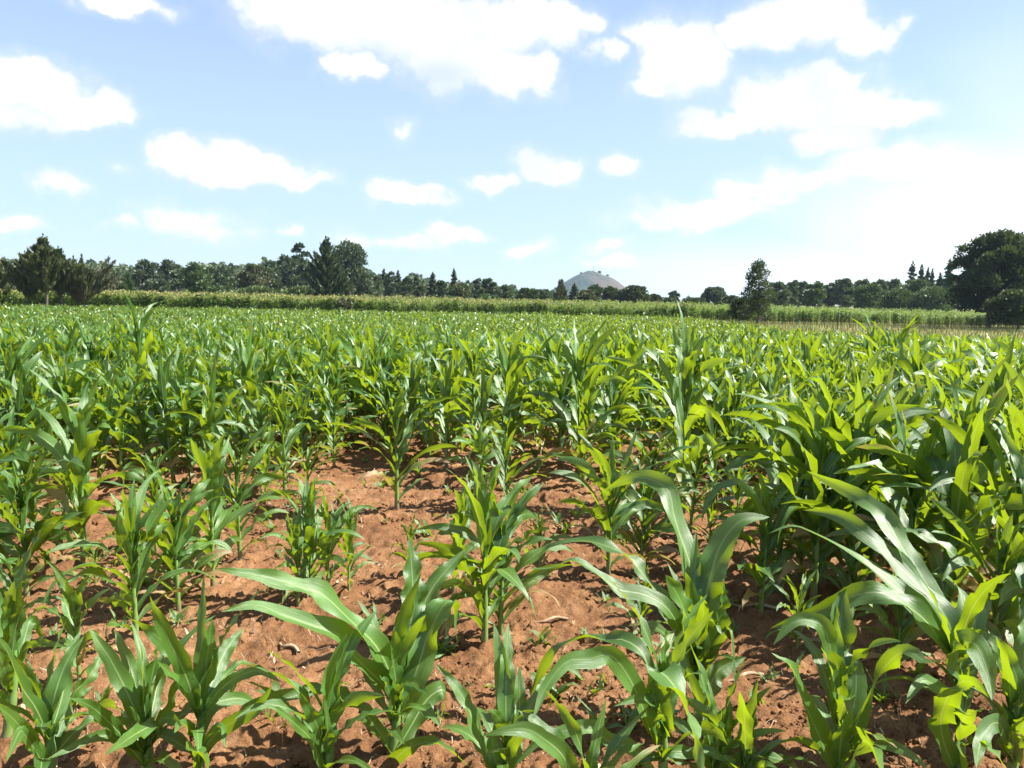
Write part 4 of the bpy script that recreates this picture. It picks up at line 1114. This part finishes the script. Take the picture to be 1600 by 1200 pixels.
# radio mast on the summit: lattice of three legs with braces
b = Bag()
x0 = hc[0]+(926-924)*mpx; z0 = topH-2.0
for k in range(3):
    a = k*2*pi/3
    V, F, U = tube(np.array([[1.1*cos(a), 1.1*sin(a), 0], [.5*cos(a), .5*sin(a), 9], [.2*cos(a), .2*sin(a), 15]]), np.array([.22, .2, .16]), 5); b.add(V, F, U)
    for q in range(8):
        f0, f1 = q/8, (q+1)/8; r0_, r1_ = 1.1-.9*f0, 1.1-.9*f1; a2 = a+2*pi/3
        V, F, U = tube(np.array([[r0_*cos(a), r0_*sin(a), 15*f0], [r1_*cos(a2), r1_*sin(a2), 15*f1]]), .1, 4); b.add(V, F, U)
V, F, U = tube(np.array([[0, 0, 14.5], [0, 0, 19.0]]), .14, 5); b.add(V, F, U)
o = link('radio_mast', b.mesh('radio_mast', M_MAST)); o.location = (x0, hc[1], z0)
tag(o, 'thin radio mast standing on the summit of the hill', 'radio mast')
for i, (px, w, h, lab) in enumerate([(907, 4, 3.2, 'small tree on the left shoulder of the hill'), (918, 6, 2.6, 'wide tree left of the mast on the hill top'), (924, 5, 2.4, 'tree at the foot of the mast'), (935, 7, 3.6, 'bushy tree right of the mast on the hill top'), (948, 5, 2.2, 'small tree on the right shoulder of the hill')]):
    tb, cb = broad_tree(60+i, w*mpx, h*mpx+1.5, 1.0, 260, 1.2, 7)
    e = empty('tree', (hc[0]+(px-924)*mpx, hc[1], hz(px)-1.5)); tag(e, lab, 'tree', 'trees on the summit of the hill')
    link('trunk', tb.mesh('trunk', M_BARK), e); link('crown', cb.mesh('crown', CM['pine'], False), e)

# ------------------------------------------------------------------ air
HAZE = True
if HAZE:
    hm = bpy.data.materials.new('haze_air'); hm.use_nodes = True; nt = hm.node_tree; nt.nodes.clear()
    vo = nt.nodes.new('ShaderNodeVolumePrincipled'); vo.inputs['Density'].default_value = 0.00011
    vo.inputs['Color'].default_value = (0.62, 0.80, 1.0, 1); vo.inputs['Anisotropy'].default_value = 0.25
    oo = nt.nodes.new('ShaderNodeOutputMaterial'); nt.links.new(vo.outputs[0], oo.inputs['Volume'])
    x0, x1, y0, y1, zb, zt = -5600, 5600, -20, 4300, -4, topH+24
    V = [(x, y, z) for z in (zb, zt) for y in (y0, y1) for x in (x0, x1)]
    F = [(0, 2, 3, 1), (4, 5, 7, 6), (0, 1, 5, 4), (2, 6, 7, 3), (0, 4, 6, 2), (1, 3, 7, 5)]
    o = link('haze', mesh_from('haze', V, F, hm, smooth=False)); tag(o, 'thin pale air haze over the whole field', 'haze', kind='stuff')

# ------------------------------------------------------------------ camera
cam = bpy.data.cameras.new('camera'); co = bpy.data.objects.new('camera', cam); COL.objects.link(co)
from mathutils import Matrix
co.matrix_world = Matrix(((RT[0], UP[0], -fw[0], 0), (RT[1], UP[1], -fw[1], 0), (RT[2], UP[2], -fw[2], CAMH), (0, 0, 0, 1)))
cam.sensor_width = 36; cam.lens = 36*FPX/1600; cam.clip_start = 0.05; cam.clip_end = 20000
S.camera = co

# ------------------------------------------------------------------ light: sun and sky with clouds
SUN_AZ, SUN_EL = radians(86), radians(49)      # azimuth clockwise from the view direction (+Y)
sun = bpy.data.lights.new('sun', 'SUN'); so = bpy.data.objects.new('sun', sun); COL.objects.link(so)
sun.energy = 5.0; sun.angle = radians(0.55); sun.color = (1.0, 0.955, 0.88)
from mathutils import Vector
sd = Vector((sin(SUN_AZ)*cos(SUN_EL), cos(SUN_AZ)*cos(SUN_EL), sin(SUN_EL)))
so.rotation_euler = sd.to_track_quat('Z', 'Y').to_euler()

W = bpy.data.worlds.new('World'); S.world = W; W.use_nodes = True
t = NT(W.node_tree)
skyn = t.n('ShaderNodeTexSky', sky_type='NISHITA'); skyn.sun_disc = False
skyn.sun_elevation = SUN_EL; skyn.sun_rotation = SUN_AZ
skyn.air_density = 1.0; skyn.dust_density = 1.6; skyn.ozone_density = 1.3; skyn.altitude = 1800
gen = t.n('ShaderNodeTexCoord').outputs['Generated']
sp = t.n('ShaderNodeSeparateXYZ'); t.l(gen, sp.inputs[0])
az = t.math('MULTIPLY', t.math('ARCTAN2', sp.outputs[0], sp.outputs[1]), 180/pi)
el = t.math('MULTIPLY', t.math('ARCSINE', sp.outputs[2]), 180/pi)
cv = t.n('ShaderNodeCombineXYZ'); t.l(az, cv.inputs[0]); t.l(el, cv.inputs[1])
# billows: push the lookup about with two noises
def warp(src, scale, amt, det):
    nd = t.n('ShaderNodeTexNoise'); nd.inputs['Scale'].default_value = scale; nd.inputs['Detail'].default_value = det; nd.inputs['Roughness'].default_value = .55
    t.l(gen, nd.inputs['Vector'])
    s_ = t.n('ShaderNodeVectorMath', operation='SUBTRACT'); t.l(nd.outputs['Color'], s_.inputs[0]); s_.inputs[1].default_value = (.5, .5, .5)
    m_ = t.n('ShaderNodeVectorMath', operation='MULTIPLY'); t.l(s_.outputs[0], m_.inputs[0]); m_.inputs[1].default_value = (amt, amt*.6, 0)
    a_ = t.n('ShaderNodeVectorMath', operation='ADD'); t.l(src, a_.inputs[0]); t.l(m_.outputs[0], a_.inputs[1])
    return a_.outputs[0]
wv = warp(warp(cv.outputs[0], 8, 5.0, 2), 22, 4.2, 6)
def azel(px, py):
    d = ray(px, py); return math.degrees(math.atan2(d[0], d[1])), math.degrees(math.asin(d[2]))
def blobs(lst, soft_=False, src=None):
    cur = None
    for (px, py, rx, ry, st_) in lst:
        a, e = azel(px, py); k = math.degrees(1/FPX)*cos(math.atan((px-800)/FPX))
        s_ = t.n('ShaderNodeVectorMath', operation='SUBTRACT'); t.l(src or (wv if not soft_ else cv.outputs[0]), s_.inputs[0]); s_.inputs[1].default_value = (a, e, 0)
        m_ = t.n('ShaderNodeVectorMath', operation='MULTIPLY'); t.l(s_.outputs[0], m_.inputs[0]); m_.inputs[1].default_value = (1/(rx*k), 1/(ry*k), 0)
        d_ = t.n('ShaderNodeVectorMath', operation='LENGTH'); t.l(m_.outputs[0], d_.inputs[0])
        v = t.math('MULTIPLY_ADD', d_.outputs['Value'], -st_, st_)
        cur = v if cur is None else t.math('SMOOTH_MAX' if False else 'MAXIMUM', cur, v)
    return cur
CL = [(45, 148, 105, 62, 1), (135, 165, 80, 32, .9), (15, 190, 75, 26, .8), (210, 2, 90, 24, .8),
 (600, 25, 230, 62, 1), (720, 60, 150, 75, 1), (470, 15, 110, 60, .9), (800, 115, 75, 48, 1), (850, 40, 100, 48, 1), (552, 95, 62, 28, .9), (690, 105, 80, 44, .6), (905, 40, 48, 34, .7), (852, 105, 26, 34, .6),
 (945, 90, 46, 20, .6), (1065, 95, 100, 74, 1), (1008, 60, 52, 34, .7), (1022, 142, 42, 24, .8),
 (1215, 50, 100, 44, 1), (1290, 32, 80, 48, 1), (1345, 55, 52, 30, .8), (1397, 34, 20, 14, .6), (1158, 45, 40, 20, .7),
 (1270, 165, 150, 56, 1), (1145, 192, 105, 26, .7), (1312, 130, 62, 40, 1), (1375, 170, 75, 38, 1), (1300, 216, 80, 30, .9),
 (375, 260, 120, 34, 1), (282, 243, 50, 36, 1), (445, 276, 90, 19, .9), (325, 244, 74, 36, 1), (100, 284, 42, 20, .7), (18, 346, 38, 20, .8),
 (290, 334, 100, 28, .6), (340, 358, 80, 24, .45), (180, 356, 45, 16, .5), (640, 308, 76, 22, .9), (602, 298, 34, 20, .8), (684, 298, 28, 13, .8),
 (845, 268, 58, 32, .9), (770, 292, 40, 20, .8), (970, 262, 46, 20, .8), (712, 363, 58, 18, 1), (640, 378, 66, 18, .7), (560, 372, 56, 15, .5), (460, 362, 26, 14, .6),
 (820, 392, 46, 15, .5), (1095, 333, 140, 28, .8), (1180, 308, 80, 24, .8), (1015, 346, 80, 18, .6), (960, 402, 62, 15, .7), (950, 380, 50, 11, .6), (632, 196, 22, 18, .35), (184, 250, 22, 12, .3),
 (1250, 285, 110, 30, .7), (1390, 262, 130, 44, .8)]
fld0 = blobs(CL)
sh = t.n('ShaderNodeVectorMath', operation='ADD'); t.l(wv, sh.inputs[0]); sh.inputs[1].default_value = (0.5, 1.5, 0)
fup = blobs(CL, src=sh.outputs[0])
under = t.sstep(t.math('SUBTRACT', fup, fld0), 0.05, 0.65)  # cloud undersides, where the shading colour goes
fld = fld0
nz = t.noise(gen, 26, 8, .66)
fld = t.math('ADD', fld, t.math('MULTIPLY', t.math('SUBTRACT', nz, .5), .75))
mask = t.math('MAXIMUM', t.sstep(fld, 0.03, 0.44), t.math('MULTIPLY', t.sstep(fld, -0.2, 0.35), 0.28))
veil = blobs([(1570, 350, 420, 190, 1), (1330, 440, 560, 100, .8), (1720, 180, 330, 240, .45), (300, 480, 900, 90, .12)], True)
veil = t.math('ADD', veil, t.math('MULTIPLY', t.math('SUBTRACT', t.noise(gen, 9, 4), .5), .35))
veil = t.math('MULTIPLY', t.sstep(veil, 0.0, 0.85), 0.95)
grey = t.math('MULTIPLY', blobs([(690, 118, 110, 44, 1), (600, 70, 120, 30, .5), (20, 200, 120, 22, .5)], True), 1.0)
grey = t.math('MAXIMUM', t.sstep(grey, 0.0, 1.0), t.math('MULTIPLY', t.sstep(t.noise(gen, 13, 5), .46, .68), .45))
grey = t.math('MAXIMUM', grey, t.math('MULTIPLY', under, .8))
ccol = t.mix(grey, (5.0, 5.05, 5.05), (3.5, 4.0, 4.5))  # self-shading of the clouds painted into their colour
low = t.math('SUBTRACT', 1.0, t.sstep(el, 0.0, 26.0))
skyc = t.mix(t.math('MULTIPLY_ADD', low, 0.5, 0.26), skyn.outputs[0], t.mix(low, (3.6, 4.4, 6.0), (2.95, 3.8, 5.0)))
c1 = t.mix(veil, skyc, (5.2, 5.45, 5.5))
c2 = t.mix(mask, c1, ccol)
bg = t.n('ShaderNodeBackground'); t.l(c2, bg.inputs[0]); bg.inputs[1].default_value = 0.075
wo = t.n('ShaderNodeOutputWorld'); t.l(bg.outputs[0], wo.inputs['Surface'])
W.cycles.sampling_method = 'MANUAL'; W.cycles.sample_map_resolution = 512

S.view_settings.view_transform = 'Standard'; S.view_settings.look = 'None'
S.view_settings.exposure = 1.57; S.view_settings.gamma = 1.0
S.cycles.max_bounces = 7; S.cycles.transparent_max_bounces = 8; S.cycles.volume_bounces = 0
